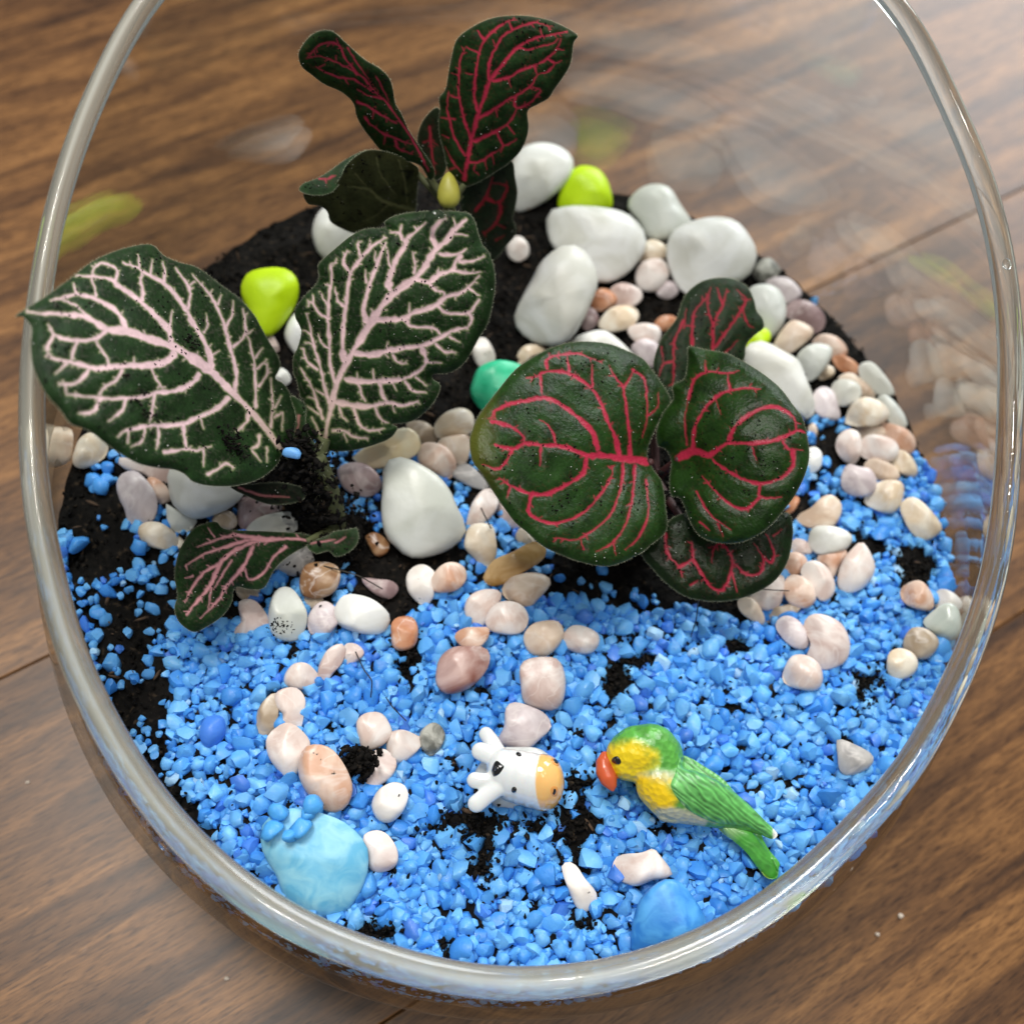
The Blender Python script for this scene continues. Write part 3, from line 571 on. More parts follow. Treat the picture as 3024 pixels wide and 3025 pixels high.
('P3',[(510,1350),(580,1290),(640,1240),(680,1240),(680,1320),(650,1390),(580,1400)],'palepink','pinkish white pebble under the tip of the bottom leaf',.12),
('P3',[(450,1370),(480,1340),(540,1370),(580,1440),(570,1480),(520,1460),(470,1420)],'beige','pink beige curved pebble, leftmost below the right plant',0),
('P3',[(580,1440),(640,1400),(720,1380),(770,1380),(750,1420),(680,1450),(600,1470)],'tan','thin grey tan pebble lying under the veined orange one',0),
('P3',[(650,1490),(690,1445),(750,1460),(800,1520),(805,1590),(760,1605),(700,1570)],'lilac','glossy lilac oval pebble left of the biggest pink one',.08),
('P3',[(795,1500),(830,1445),(900,1445),(980,1490),(1018,1580),(1000,1660),(930,1702),(860,1700),(810,1650),(830,1580)],'pink','biggest pink pebble with a cleft, on the gravel at right',.12),
('P3',[(690,1730),(730,1655),(800,1650),(860,1690),(880,1760),(850,1815),(760,1810),(695,1780)],'palepink','white pebble with an orange stripe below the biggest pink one',.1),
('P3',[(1295,1310),(1340,1270),(1400,1265),(1450,1330),(1450,1400),(1390,1400),(1320,1370)],'peach','knobbly orange pebble near the right glass',.1),
('P3',[(1460,1350),(1500,1305),(1560,1320),(1605,1370),(1580,1410),(1500,1410)],'dirty','whitish speckled pebble against the right glass above the greenish one',.02),
('P3',[(1415,1470),(1450,1430),(1520,1380),(1580,1400),(1600,1480),(1580,1545),(1520,1555),(1450,1510)],'glassy','translucent greenish white pebble against the right glass',.12),
('P3',[(1310,1580),(1350,1510),(1420,1510),(1480,1560),(1470,1610),(1420,1655),(1340,1640)],'tan','grey beige pebble between the greenish one and the round cream one',.08),
('P3',[(1225,1680),(1240,1630),(1290,1612),(1350,1635),(1375,1690),(1340,1745),(1270,1762),(1230,1730)],'cream','round flat cream pebble, lowest of the four by the right glass',.1),
('P3',[(800,590),(840,565),(880,600),(870,670),(820,695),(795,680)],'white','white round pebble half hidden by the right edge of the right leaf',.05),
('P3',[(700,880),(740,820),(765,840),(740,890),(710,905)],'orange','orange pebble peeping out below the right leaf',0),
('P3',[(815,460),(840,440),(858,470),(850,510),(820,500)],'beige','tiny peach pebble on soil beside the right leaf',0),
('P3',[(1620,1350),(1645,1335),(1668,1355),(1665,1400),(1640,1420),(1618,1395)],'beige','small tan pebble pressed to the glass at far right',-.1),
('P6',[(965,470),(990,462),(1060,490),(1130,530),(1140,570),(1100,610),(1020,635),(980,610),(970,540)],'grey','lone grey three-cornered pebble on the gravel right of the parrot',.12),
('P5',[(1338,1120),(1370,1098),(1410,1120),(1450,1180),(1500,1240),(1505,1290),(1460,1338),(1410,1320),(1370,1230),(1345,1160)],'dirty','slim whitish pebble below the cow figurine, standing slanted',.1),
('P5',[(1610,1100),(1640,1060),(1740,1050),(1800,1030),(1830,1060),(1890,1140),(1870,1170),(1800,1180),(1720,1208),(1640,1180),(1610,1140)],'palepink','knobbly cream pink pebble between the parrot and the blue stone',.15),
]
for c, poly, m, lab, lift in PEB:
    pebble('pebble', c, poly, m, lab, PG, lift=lift)
BIG = [
('P1',[(875,680),(1000,640),(1150,680),(1265,780),(1240,840),(1150,900),(1020,935),(950,910),(890,850),(872,760)],'white','big white stone half covered by the lower edge of the big left leaf',.05,'white_stone'),
('P2',[(405,680),(430,630),(500,612),(580,640),(680,700),(750,780),(790,870),(838,980),(810,1050),(720,1110),(600,1140),(530,1130),(480,1090),(420,1020),(398,900),(402,780)],'greywhite','largest white stone, upright in the middle between the two front plants',.1,'white_stone'),
('P0',[(1070,850),(1120,770),(1200,738),(1290,745),(1370,790),(1395,860),(1350,950),(1250,1040),(1150,1090),(1080,1100),(1050,1000)],'white','white stone at the back beside the red-veined back plant, left of the yellow stone',.1,'white_stone'),
('P0',[(1670,1060),(1730,980),(1810,950),(1890,970),(1950,1060),(2010,1160),(1960,1220),(1870,1250),(1780,1240),(1730,1150)],'greywhite','ivory white stone at the back edge, right of the yellow stone',.05,'white_stone'),
('P0',[(1252,1150),(1270,1090),(1400,1065),(1560,1075),(1680,1110),(1760,1200),(1765,1290),(1700,1390),(1620,1450),(1530,1465),(1450,1400),(1300,1300),(1260,1220)],'white','wide white stone directly in front of the yellow stone',.15,'white_stone'),
('P0',[(1180,1440),(1230,1350),(1330,1275),(1430,1280),(1500,1370),(1520,1470),(1480,1580),(1420,1700),(1350,1780),(1240,1790),(1130,1740),(1082,1660),(1110,1570)],'white','tall white stone leaning on the wide one, above the round leaf',.5,'white_stone'),
('PR',[(75,1280),(120,1190),(220,1140),(350,1120),(450,1150),(520,1240),(548,1320),(510,1420),(440,1460),(300,1480),(200,1530),(140,1490),(90,1390)],'white','big rounded white stone behind the back leaf of the right plant',.25,'white_stone'),
('PR',[(500,1500),(600,1470),(670,1510),(700,1600),(680,1690),(620,1760),(560,1750),(500,1640)],'greywhite','white stone right behind the back leaf, beside a sliver of yellow',.1,'white_stone'),
('P3',[(470,90),(500,30),(580,10),(680,60),(760,110),(800,200),(845,320),(840,400),(800,420),(760,390),(650,300),(520,200)],'white','long white stone leaning behind the right leaf of the right plant',.35,'white_stone'),
('P0',[(1380,1770),(1470,1720),(1560,1715),(1660,1790),(1720,1870),(1600,1900),(1450,1860)],'white','white stone showing above the top edge of the round leaf',.05,'white_stone'),
('P00',[(1475,1720),(1530,1620),(1600,1640),(1680,1740),(1640,1830),(1560,1850),(1500,1800)],'white','white stone between the left yellow stone and the pink-veined upright leaf',.0,'white_stone'),
('P00',[(1620,1180),(1650,1100),(1720,1060),(1850,1090),(1900,1200),(1830,1300),(1720,1350),(1660,1320),(1625,1250)],'white','white stone beneath the olive underside leaf of the back plant',.0,'white_stone'),
('P0',[(1310,1050),(1340,950),(1400,870),(1460,855),(1530,880),(1580,960),(1588,1090),(1450,1130),(1330,1100)],'yellow','neon yellow stone at the back between white stones',.05,'yellow_stone'),
('P00',[(1250,1480),(1290,1410),(1400,1385),(1490,1395),(1545,1460),(1540,1560),(1470,1680),(1400,1745),(1350,1730),(1290,1620),(1255,1540)],'yellow','neon yellow stone between the two big pink-veined leaves',.3,'yellow_stone'),
('PR',[(470,1790),(520,1720),(590,1700),(620,1740),(590,1800),(520,1840)],'yellow','sliver of a neon yellow stone behind the back leaf of the right plant',.15,'yellow_stone'),
('P2',[(865,230),(900,150),(980,112),(1060,115),(1130,150),(1080,280),(1000,360),(930,380),(880,330),(858,280)],'green','mint green stone behind the big round leaf',.2,'green_stone'),
('P4',[(1360,900),(1400,850),(1500,810),(1640,830),(1780,880),(1880,970),(1910,1050),(1900,1170),(1830,1310),(1750,1370),(1640,1385),(1540,1340),(1470,1270),(1430,1160),(1370,1060),(1350,980)],'turquoise','large flat turquoise stone at the front left against the rim',.12,'turquoise_stone'),
('OV',[(1195,1800),(1190,1760),(1205,1700),(1240,1665),(1265,1658),(1290,1670),(1325,1720),(1333,1755),(1320,1800),(1260,1825)],'blue','large bright blue stone at the front right against the rim, below the parrot',.12,'blue_stone'),
]
for c, poly, m, lab, lift, nm in BIG:
    pebble(nm, c, poly, m, lab, WG if nm == 'white_stone' else None, cat='stone', lift=lift, flat=.40 if nm == 'turquoise_stone' else .62, p=.62)
# ================================================================== plants
LEAFM = attr_mat('veined_leaf', .5, 0, 1600, .010, strength=.6, spec=.10)
SHINY = attr_mat('glossy_veined_leaf', .36, .0, 1500, .014, strength=.9, spec=.15)
STEMM = plain('fuzzy_green_stem', (.075, .085, .032), .7); DARKST = plain('dark_red_stem', (.05, .012, .012), .6)
SPECK = []                                  # places on leaves where soil crumbs lie
def seg_dist(P, a, b):
    ab = b-a; L = (ab**2).sum()+1e-9; t = np.clip(((P-a)@ab)/L, 0, 1)
    return np.sqrt(((P-(a+t[:, None]*ab))**2).sum(1)), t
def leaf(parent, crop, outline, veins, plane, green=(.010, .027, .007), vein=(.66, .46, .48), edge=(.03, .05, .02), mat=None, name='leaf', label=None,
         step=3.4, quilt=.028, bumps=(), curl=0., tcurl=40., base=None, dry=0, vy=None, spur=True, stain=.0, wav=.04):
    sc = CROPS[crop][2]; O = smooth_closed(G(crop, outline), 5)
    x0, y0 = O.min(0)-step*2; x1, y1 = O.max(0)+step*2
    gx, gy = np.arange(x0, x1, step), np.arange(y0, y1, step); X, Y = np.meshgrid(gx, gy, indexing='ij'); P = np.stack([X.ravel(), Y.ravel()], -1)
    ins = inside(P, O)
    dn = np.empty(len(P)); near = np.empty((len(P), 2))
    Od = np.concatenate([O+(np.roll(O, -1, 0)-O)*k/4 for k in range(4)])
    for s in range(0, len(P), 4000):
        d = ((P[s:s+4000, None]-Od[None])**2).sum(-1); k = d.argmin(1); dn[s:s+4000] = np.sqrt(d[np.arange(len(k)), k]); near[s:s+4000] = Od[k]
    I = ins.reshape(X.shape); c = I[:-1, :-1].astype(int)+I[1:, :-1]+I[1:, 1:]+I[:-1, 1:]
    keep = c >= 1
    ids = np.arange(len(P)).reshape(X.shape)
    Q = np.stack([ids[:-1, :-1][keep], ids[:-1, 1:][keep], ids[1:, 1:][keep], ids[1:, :-1][keep]], -1)
    Pm = P.copy(); out = ~ins; Pm[out] = near[out]; de = np.where(ins, dn, 0)
    used = np.unique(Q); remap = -np.ones(len(P), int); remap[used] = np.arange(len(used)); Q = remap[Q]; Pm = Pm[used]; de = de[used]
    # veins
    vs = []
    for pts, w0 in veins:
        q = G(crop, pts)
        if len(q) > 2:
            qq = np.concatenate([[2*q[0]-q[1]], q, [2*q[-1]-q[-2]]]); oo = []
            for a_, b_, c_, d_ in zip(qq[:-3], qq[1:-2], qq[2:-1], qq[3:]):
                for t_ in (0, .33, .67): oo.append(.5*((2*b_)+(-a_+c_)*t_+(2*a_-5*b_+4*c_-d_)*t_*t_+(-a_+3*b_-3*c_+d_)*t_**3))
            q = np.array(oo+[q[-1]])
        m = len(q)
        ws = np.full(m, float(w0)) if not isinstance(w0, (list, tuple)) else np.interp(np.linspace(0, 1, m), np.linspace(0, 1, len(w0)), w0)*.86
        if not isinstance(w0, (list, tuple)) and m > 2: ws = ws*np.interp(np.linspace(0, 1, m), [0, .25, .7, 1], [1.1, .86, .70, .25])
        ws = ws*np.clip(1+.22*rng.normal(size=m), .6, 1.5) if m > 2 else ws*np.linspace(1, .3, m)
        for i in range(m-1): vs.append((q[i], q[i+1], ws[i]*sc/2, ws[i+1]*sc/2))
        if spur and m > 2 and max(ws) > 15:
            for i in range(1, m-1):
                for s in (-1, 1):
                    if rng.random() < .2:
                        d = q[i+1]-q[i]; L = np.linalg.norm(d); d = d/L; nrm = np.array([-d[1], d[0]])*s; a = q[i]+d*rng.uniform(.2, .8)*L
                        vs.append((a, a+(nrm*.8+d*.5)*rng.uniform(16, 30)*sc*max(1, ws[i]/26), 6*sc/2*1.3, 1.5*sc))
    Pn = Pm+np.stack([noise(np.stack([Pm[:, 0]/11, Pm[:, 1]/11, Pm[:, 0]*0+k], -1)) for k in (0, 5)], -1)*2.0
    vd = np.full(len(Pm), 1e3); ve = np.zeros(len(Pm))
    for a, b, w0, w1 in vs:
        lo = np.minimum(a, b)-60; hi = np.maximum(a, b)+60; k = np.where(((Pn > lo) & (Pn < hi)).all(1))[0]
        if not len(k): continue
        d, t = seg_dist(Pn[k], a, b); w_ = w0+(w1-w0)*t; e = d-w_; vd[k] = np.minimum(vd[k], e)
    blur = 2.2
    f = np.clip(.5-vd/blur/2, 0, 1)
    halo = np.clip(1-(vd-1)/5, 0, 1)*(1-f)
    nz = fbm(np.stack([Pm[:, 0]/28, Pm[:, 1]/28, Pm[:, 0]*0], -1), 3); nf = noise(np.stack([Pm[:, 0]/5, Pm[:, 1]/5, Pm[:, 0]*0+9], -1))
    g = np.array(green)[None]*(1+.35*nz+.25*nf)[:, None]
    if dry: # yellowish margin
        k = np.clip(1-np.abs(Pm[:, 0]-G(crop, [(60, 0)])[0, 0])/(170*sc), 0, 1)[:, None]*dry; g = g*(1-k)+np.array((.16, .15, .02))*k
    vcol = np.array(vein)[None]*(1+.10*nz+.08*nf)[:, None]
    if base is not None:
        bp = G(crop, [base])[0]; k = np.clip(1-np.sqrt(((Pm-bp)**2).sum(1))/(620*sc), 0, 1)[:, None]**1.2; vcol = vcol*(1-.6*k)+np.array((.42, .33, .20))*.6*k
    net = noise(np.stack([Pm[:, 0]/9, Pm[:, 1]/9, Pm[:, 0]*0+21], -1)); net = np.clip(1-np.abs(net)*7, 0, 1)*np.clip(1-vd/34, 0, 1)*(1-f)*.16; g = g*(1-net[:, None])+vcol*net[:, None]*.7
    yel = np.array(vy if vy else green)
    colr = g*(1-.5*halo[:, None])+yel*.5*halo[:, None] if vy else g
    colr = colr*(1-f[:, None])+vcol*f[:, None]
    ek = np.clip(1-de/4.5, 0, 1)[:, None]*.55; colr = colr*(1-ek)+np.array((.10, .115, .075))*ek
    if stain:
        k = np.clip((noise(np.stack([Pm[:, 0]/14, Pm[:, 1]/14, Pm[:, 0]*0+3], -1))+.25*nf-(1-stain))*5, 0, .9)[:, None]; colr = colr*(1-k)+np.array((.008, .007, .005))*k
    colr = np.clip(colr, .002, .95)
    # the surface in space
    pl = [at_z(*G(crop, [(a, b)])[0], z) for a, b, z in plane]; nn = np.cross(pl[1]-pl[0], pl[2]-pl[0]); nn /= np.linalg.norm(nn)
    v = ray(Pm[:, 0], Pm[:, 1]); t0 = ((pl[0]-CAMP)@nn)/(v@nn)
    off = quilt*np.clip(vd/16, -.3, 1)**1.0*np.clip(de/22, 0, 1)+wav*noise(np.stack([Pm[:, 0]/70, Pm[:, 1]/70, Pm[:, 0]*0+sc*91], -1))
    off = off-curl*np.exp(-de/(tcurl*sc))
    for bx, by, br, ba in bumps:
        q = G(crop, [(bx, by)])[0]; off = off+ba*np.exp(-((Pm-q)**2).sum(1)/(br*sc)**2)
    vn = v/np.linalg.norm(v, axis=1)[:, None]
    top = CAMP+t0[:, None]*v-off[:, None]*vn
    bot = top+vn*(.035+.02*np.clip(de/12, 0, 1))[:, None]
    n = len(top); col2 = np.concatenate([colr, np.tile(np.array((.07, .085, .04)), (n, 1))*(1+.3*np.r_[nz])[:, None]])
    # side wall along the boundary
    ed = {}
    Fq = np.concatenate([Q, Q[:, ::-1]+n])
    E = np.concatenate([Q[:, [0, 1]], Q[:, [1, 2]], Q[:, [2, 3]], Q[:, [3, 0]]]); key = np.sort(E, 1); u, inv, cnt = np.unique(key, axis=0, return_inverse=True, return_counts=True)
    B = E[cnt[inv.ravel()] == 1]; side = np.stack([B[:, 1], B[:, 0], B[:, 0]+n, B[:, 1]+n], -1)
    V = np.concatenate([top, bot]); F = np.concatenate([Fq, side])
    o = obj(name, V, F, mat or LEAFM, parent, colors=np.clip(col2, 0, 1))
    if label: o['label'] = label
    SPECK.append((top, de, vn, Pm)); return o
def surface_at(k, px, py):
    top, de, vn, Pm = SPECK[k]; i = ((Pm-np.array([px, py]))**2).sum(1).argmin(); return top[i], -vn[i]
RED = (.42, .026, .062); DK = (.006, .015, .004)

# ---- pink-veined plant at left
PB = at_z(1000, 1640, 3.95)
plantA = empty('pink_veined_plant', PB, label='nerve plant at left with broad pink-veined leaves, one reaching over the rim', cat='plant', group='three nerve plants growing in the terrarium')
VA = [([(1790,1460),(1600,1220),(1430,1050),(1340,960),(1230,880),(1100,800),(940,750),(800,700),(680,690),(560,620),(470,600),(360,590),(260,590),(170,580)],[34,42,52,60,62,60,58,50,42,38,34,28,18,8]),
([(800,700),(770,620),(720,560),(610,500),(500,470),(400,490),(320,510)],30),([(480,460),(465,400)],14),([(560,620),(480,540),(380,500)],18),([(610,500),(600,430),(580,380),(590,310)],13),
([(1080,780),(1070,700),(980,600),(900,520),(800,450),(740,410),(700,370),(590,355),(480,350)],34),([(730,380),(740,320),(700,285),(650,270),(600,300),(585,345)],19),([(900,500),(905,440),(890,380),(900,330)],25),([(1075,680),(1090,570)],14),
([(1340,940),(1330,860),(1290,760),(1220,650),(1180,570),(1110,470),(1030,390),(930,340),(870,300),(780,270)],32),([(880,300),(875,220)],14),([(950,340),(965,250)],12),([(1035,385),(1045,330),(1030,260)],16),([(1190,560),(1205,480),(1190,410),(1110,300)],20),([(1110,470),(1105,430)],10),([(1290,710),(1315,660),(1305,590)],10),([(1335,860),(1390,825)],10),
([(1490,1080),(1495,960),(1470,850),(1440,740),(1420,660),(1380,560),(1320,460),(1250,380),(1220,340)],23),([(1380,530),(1400,470)],12),([(1430,670),(1470,600),(1475,510)],16),([(1480,800),(1550,730),(1550,640),(1540,560)],16),([(1560,730),(1610,690)],10),([(1330,460),(1345,440)],8),([(1230,390),(1200,420)],12),
([(1620,1180),(1620,1060),(1610,900),(1590,800),(1570,740)],16),([(1620,870),(1665,810)],10),([(1630,940),(1690,880)],12),([(1640,1050),(1690,980),(1695,900)],14),
([(1715,1310),(1725,1200),(1725,1100),(1715,1000)],12),([(1740,1190),(1780,1110)],10),([(1740,1250),(1790,1220),(1785,1330)],12),
([(1100,850),(1040,900),(920,920),(840,920),(690,930),(600,940),(500,910),(400,890),(290,860)],38),([(420,905),(350,975)],16),([(560,950),(500,1020),(420,1040),(370,1030)],21),([(775,950),(740,1010),(660,1060),(620,1110)],21),([(690,925),(680,870),(620,790),(620,750)],14),([(845,920),(850,870)],12),([(960,930),(985,1000),(1030,1070)],12),([(415,1040),(420,1100)],14),
([(680,690),(620,740),(560,760),(480,760),(400,750),(340,720),(305,660)],24),([(340,730),(300,800),(310,850)],17),([(490,770),(460,830),(450,900)],16),
([(1260,980),(1230,1020),(1170,1060),(1080,1085),(1000,1090),(900,1120),(740,1130),(640,1125),(540,1115),(420,1105)],30),([(640,1130),(590,1210),(500,1225)],22),([(800,1130),(770,1210),(690,1270)],22),([(980,1100),(970,1180),(950,1280)],20),
([(1440,1130),(1380,1190),(1250,1250),(1160,1290),(1060,1300),(940,1300),(860,1320),(780,1340),(745,1370)],30),([(920,1310),(900,1400),(830,1435)],16),([(1000,1310),(1005,1380),(990,1450)],16),([(1160,1290),(1170,1380),(1180,1450)],26),([(1270,1250),(1290,1320)],10),([(815,1340),(810,1410)],14),
([(1040,1470),(1180,1450),(1240,1460),(1340,1430)],18),([(1290,1460),(1290,1560)],12),([(1580,1220),(1560,1280),(1500,1340)],22),([(1640,1370),(1640,1420),(1590,1450)],20),([(1600,1460),(1650,1530)],14),([(1320,1610),(1390,1570),(1430,1540),(1480,1570)],20),([(1690,1440),(1690,1530)],12)]
OA = [(100,608),(190,545),(300,475),(440,375),(580,265),(720,200),(840,165),(960,155),(1040,225),(1130,265),(1250,300),(1400,410),(1520,500),(1610,600),(1655,680),(1700,760),(1760,860),(1775,930),(1745,1000),(1800,1040),(1855,1130),(1880,1230),(1870,1350),(1840,1440),(1790,1480),(1745,1560),(1640,1640),(1500,1680),(1350,1685),(1230,1660),(1170,1610),(1100,1580),(1000,1570),(870,1540),(750,1470),(650,1400),(560,1330),(450,1290),(380,1200),(300,1110),(240,1000),(205,900),(195,780),(200,680),(150,615)]
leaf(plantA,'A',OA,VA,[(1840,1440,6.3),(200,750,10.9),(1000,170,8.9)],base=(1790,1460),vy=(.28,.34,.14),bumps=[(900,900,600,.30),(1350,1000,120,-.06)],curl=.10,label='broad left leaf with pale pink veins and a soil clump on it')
VB = [([(360,1700),(400,1500),(440,1330),(520,1160),(600,1030),(680,900),(760,780),(860,690),(970,610),(1040,530),(1090,440),(1180,360),(1230,290),(1310,220)],[34,44,48,50,52,56,52,54,54,52,48,42,36,16]),
([(1110,400),(1080,320),(1120,250),(1170,215)],34),([(1240,320),(1320,325)],18),([(1240,280),(1225,215)],16),([(1140,455),(1250,455),(1310,415)],26),([(1270,470),(1270,500),(1350,500),(1435,470)],24),
([(970,620),(1060,640),(1130,590),(1220,560),(1240,500),(1265,460)],38),([(1220,565),(1340,580),(1410,575)],18),([(1120,570),(1125,545)],12),([(960,580),(970,530),(955,440)],16),([(1060,640),(1100,690),(1160,710),(1160,740)],24),
([(700,890),(800,895),(900,880),(950,850),(1050,820),(1120,790),(1180,740),(1280,710),(1330,670),(1400,600)],38),([(1320,680),(1400,730)],20),([(1240,740),(1240,760)],10),([(1120,800),(1180,850),(1320,850),(1370,800),(1395,760)],27),([(1330,850),(1350,900),(1310,960)],22),([(930,840),(930,780)],12),([(900,890),(950,940),(1090,950),(1140,1000)],24),
([(570,1120),(680,1130),(800,1100),(930,1080),(1040,1060),(1140,1010),(1240,960),(1310,950)],38),([(1110,1060),(1170,1110),(1240,1110)],22),([(1200,1010),(1270,1045)],14),([(780,1100),(785,1045)],12),([(820,1130),(850,1180),(915,1190)],18),([(1010,1080),(1040,1150),(1030,1200),(960,1260),(900,1290)],28),([(1050,1180),(1145,1185)],16),
([(500,1290),(600,1310),(730,1305),(860,1300),(920,1280)],34),([(900,1310),(950,1370),(1040,1385)],22),([(975,1280),(1045,1335)],14),([(690,1290),(685,1230)],12),([(580,1300),(580,1250)],10),([(590,1330),(610,1400),(635,1440)],16),([(730,1320),(750,1400),(780,1450)],26),([(820,1320),(840,1370)],10),
([(450,1450),(560,1470),(680,1475),(780,1450),(880,1470),(990,1440)],34),([(560,1490),(590,1590),(660,1640),(760,1625)],20),([(460,1480),(480,1540),(515,1575)],14),([(700,1490),(740,1560),(790,1585)],18),([(820,1470),(830,1520)],12),([(420,1640),(490,1640),(560,1680),(650,1690)],26),([(490,1660),(510,1710)],12),
([(640,900),(620,830),(650,700),(690,580),(730,470),(770,380)],31),([(640,640),(635,560)],14),([(700,500),(700,430)],12),([(800,690),(790,640),(810,570),(850,470),(900,400),(910,350),(960,310),(1040,240)],40),([(880,350),(860,310),(800,310)],22),([(870,310),(875,255)],14),([(980,290),(965,265)],12),([(815,560),(790,500),(775,400)],18),
([(490,1160),(480,1050),(490,900),(510,750),(530,600),(590,500),(680,400),(770,345)],31),([(540,590),(490,520),(490,480),(515,430)],20),([(600,460),(580,400),(585,370)],16),([(665,400),(665,355)],12),([(490,800),(450,770),(430,680)],18),
([(430,1310),(400,1200),(395,1050),(385,950),(385,800),(400,680),(410,600),(400,530),(440,510)],22),([(380,800),(330,710)],14),([(390,885),(320,850),(285,780),(250,780)],18),([(285,770),(285,730)],12),([(390,1085),(340,1050),(315,990)],14),([(400,670),(360,655)],12),
([(390,1450),(360,1350),(340,1250),(310,1140),(280,1040),(265,940),(240,850)],20),([(310,1230),(240,1170),(218,1085)],16),([(265,990),(215,965)],10),([(280,1060),(230,1045)],10),([(350,1560),(320,1480),(290,1380),(260,1320),(200,1220)],18),([(355,1400),(300,1360)],14),([(300,1430),(250,1415)],10),([(320,1530),(245,1475)],10),([(335,1670),(275,1550)],12)]
OB = [(350,1730),(290,1700),(240,1660),(215,1600),(240,1500),(215,1430),(195,1400),(175,1310),(150,1240),(150,1150),(180,1080),(205,980),(190,930),(165,880),(165,820),(230,730),(300,660),(325,600),(315,540),(350,490),(440,410),(540,330),(640,285),(762,276),(768,232),(860,190),(1000,168),(1150,165),(1280,170),(1340,190),(1375,250),(1390,310),(1420,390),(1460,440),(1490,520),(1505,610),(1500,710),(1480,830),(1450,930),(1400,1010),(1340,1120),(1280,1200),(1200,1250),(1100,1260),(1085,1290),(1135,1330),(1120,1400),(1060,1490),(960,1570),(880,1590),(810,1597),(850,1620),(800,1690),(680,1740),(560,1770),(450,1780),(390,1770)]
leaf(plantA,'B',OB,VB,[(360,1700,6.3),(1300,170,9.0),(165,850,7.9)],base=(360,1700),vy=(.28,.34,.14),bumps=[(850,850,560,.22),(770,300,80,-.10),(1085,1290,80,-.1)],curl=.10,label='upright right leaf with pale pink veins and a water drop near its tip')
VL = [([(1600,1045),(1500,1035),(1400,1045),(1300,1060),(1200,1110),(1140,1170),(1100,1260),(1050,1330),(1000,1390),(970,1430)],[10,14,18,20,22,22,20,16,14,10]),
([(1420,1040),(1300,1040),(1200,1070),(1100,1100),(1040,1130),(960,1180)],19),([(1320,1030),(1200,1020),(1110,1050),(1020,1080)],15),([(1110,1030),(1080,980)],9),([(1310,1080),(1270,1170),(1220,1230),(1170,1290),(1120,1370),(1040,1450)],18),([(1140,1170),(1060,1210),(990,1300),(960,1370)],14),([(1480,1080),(1420,1130),(1370,1210),(1290,1250),(1270,1180)],15),([(1100,1270),(1080,1400)],12),([(1000,1230),(960,1240)],9),([(1200,1150),(1150,1230),(1110,1300)],12)]
OL = [(1620,1030),(1560,1010),(1400,1000),(1250,995),(1160,985),(1120,950),(1060,960),(1000,990),(950,1060),(920,1130),(905,1230),(920,1330),(905,1400),(930,1470),(1000,1520),(1060,1500),(1150,1440),(1200,1370),(1220,1290),(1300,1300),(1370,1290),(1420,1200),(1480,1140),(1560,1090),(1620,1060)]
leaf(plantA,'P1',OL,VL,[(1600,1040,5.1),(1000,1520,5.4),(905,1230,6.0)],vein=(.56,.26,.28),bumps=[(1150,1150,150,.12)],curl=.08,label='small curled lower leaf with pink veins')
leaf(plantA,'P1',[(1590,1075),(1640,1045),(1700,1020),(1735,1000),(1800,990),(1850,985),(1856,1050),(1810,1105),(1745,1130),(1700,1100),(1640,1115)],[([(1610,1060),(1680,1050),(1740,1040)],9),([(1740,1060),(1790,1030)],10)],[(1590,1080,5.0),(1850,1000,5.2),(1740,1130,5.0)],vein=(.42,.16,.18),label='tiny ruffled young leaf')
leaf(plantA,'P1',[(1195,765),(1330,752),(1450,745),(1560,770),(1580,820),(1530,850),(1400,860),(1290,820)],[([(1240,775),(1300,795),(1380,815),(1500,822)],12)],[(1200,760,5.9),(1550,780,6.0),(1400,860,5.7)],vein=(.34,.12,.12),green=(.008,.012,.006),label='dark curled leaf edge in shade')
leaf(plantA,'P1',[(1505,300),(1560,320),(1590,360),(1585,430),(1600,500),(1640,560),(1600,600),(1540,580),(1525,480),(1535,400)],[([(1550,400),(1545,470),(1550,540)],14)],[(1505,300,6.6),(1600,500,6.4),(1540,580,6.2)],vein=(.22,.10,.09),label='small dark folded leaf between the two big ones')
def stem(parent, pts, rads, name='stem', mat=None):
    P = np.array(pts, float); t = np.linspace(0, 1, len(P)); tt = np.linspace(0, 1, 18)
    Q = np.stack([np.interp(tt, t, P[:, k]) for k in range(3)], -1); k_ = np.array([.25, .5, .25]); 
    for _ in range(3): Q[1:-1] = .25*Q[:-2]+.5*Q[1:-1]+.25*Q[2:]
    V, F = tube(Q, np.interp(tt, t, rads), 12); return obj(name, V, F, mat or STEMM, parent)
jA = at_z(930, 1345, 6.3)
stem(plantA, [PB, at_z(985, 1480, 5.3), jA], [.24, .2, .2])
for c, p, z in (('A', (1790, 1460), 6.35), ('B', (360, 1690), 6.35)): 
    q = G(c, [p])[0]; stem(plantA, [jA-[0, 0, .3], at_z(q[0], q[1], z-.05)], [.17, .13], 'petiole')
q = G('P1', [(1590, 1050)])[0]; stem(plantA, [at_z(990, 1560, 4.7), at_z(q[0], q[1], 5.05)], [.1, .06], 'petiole')
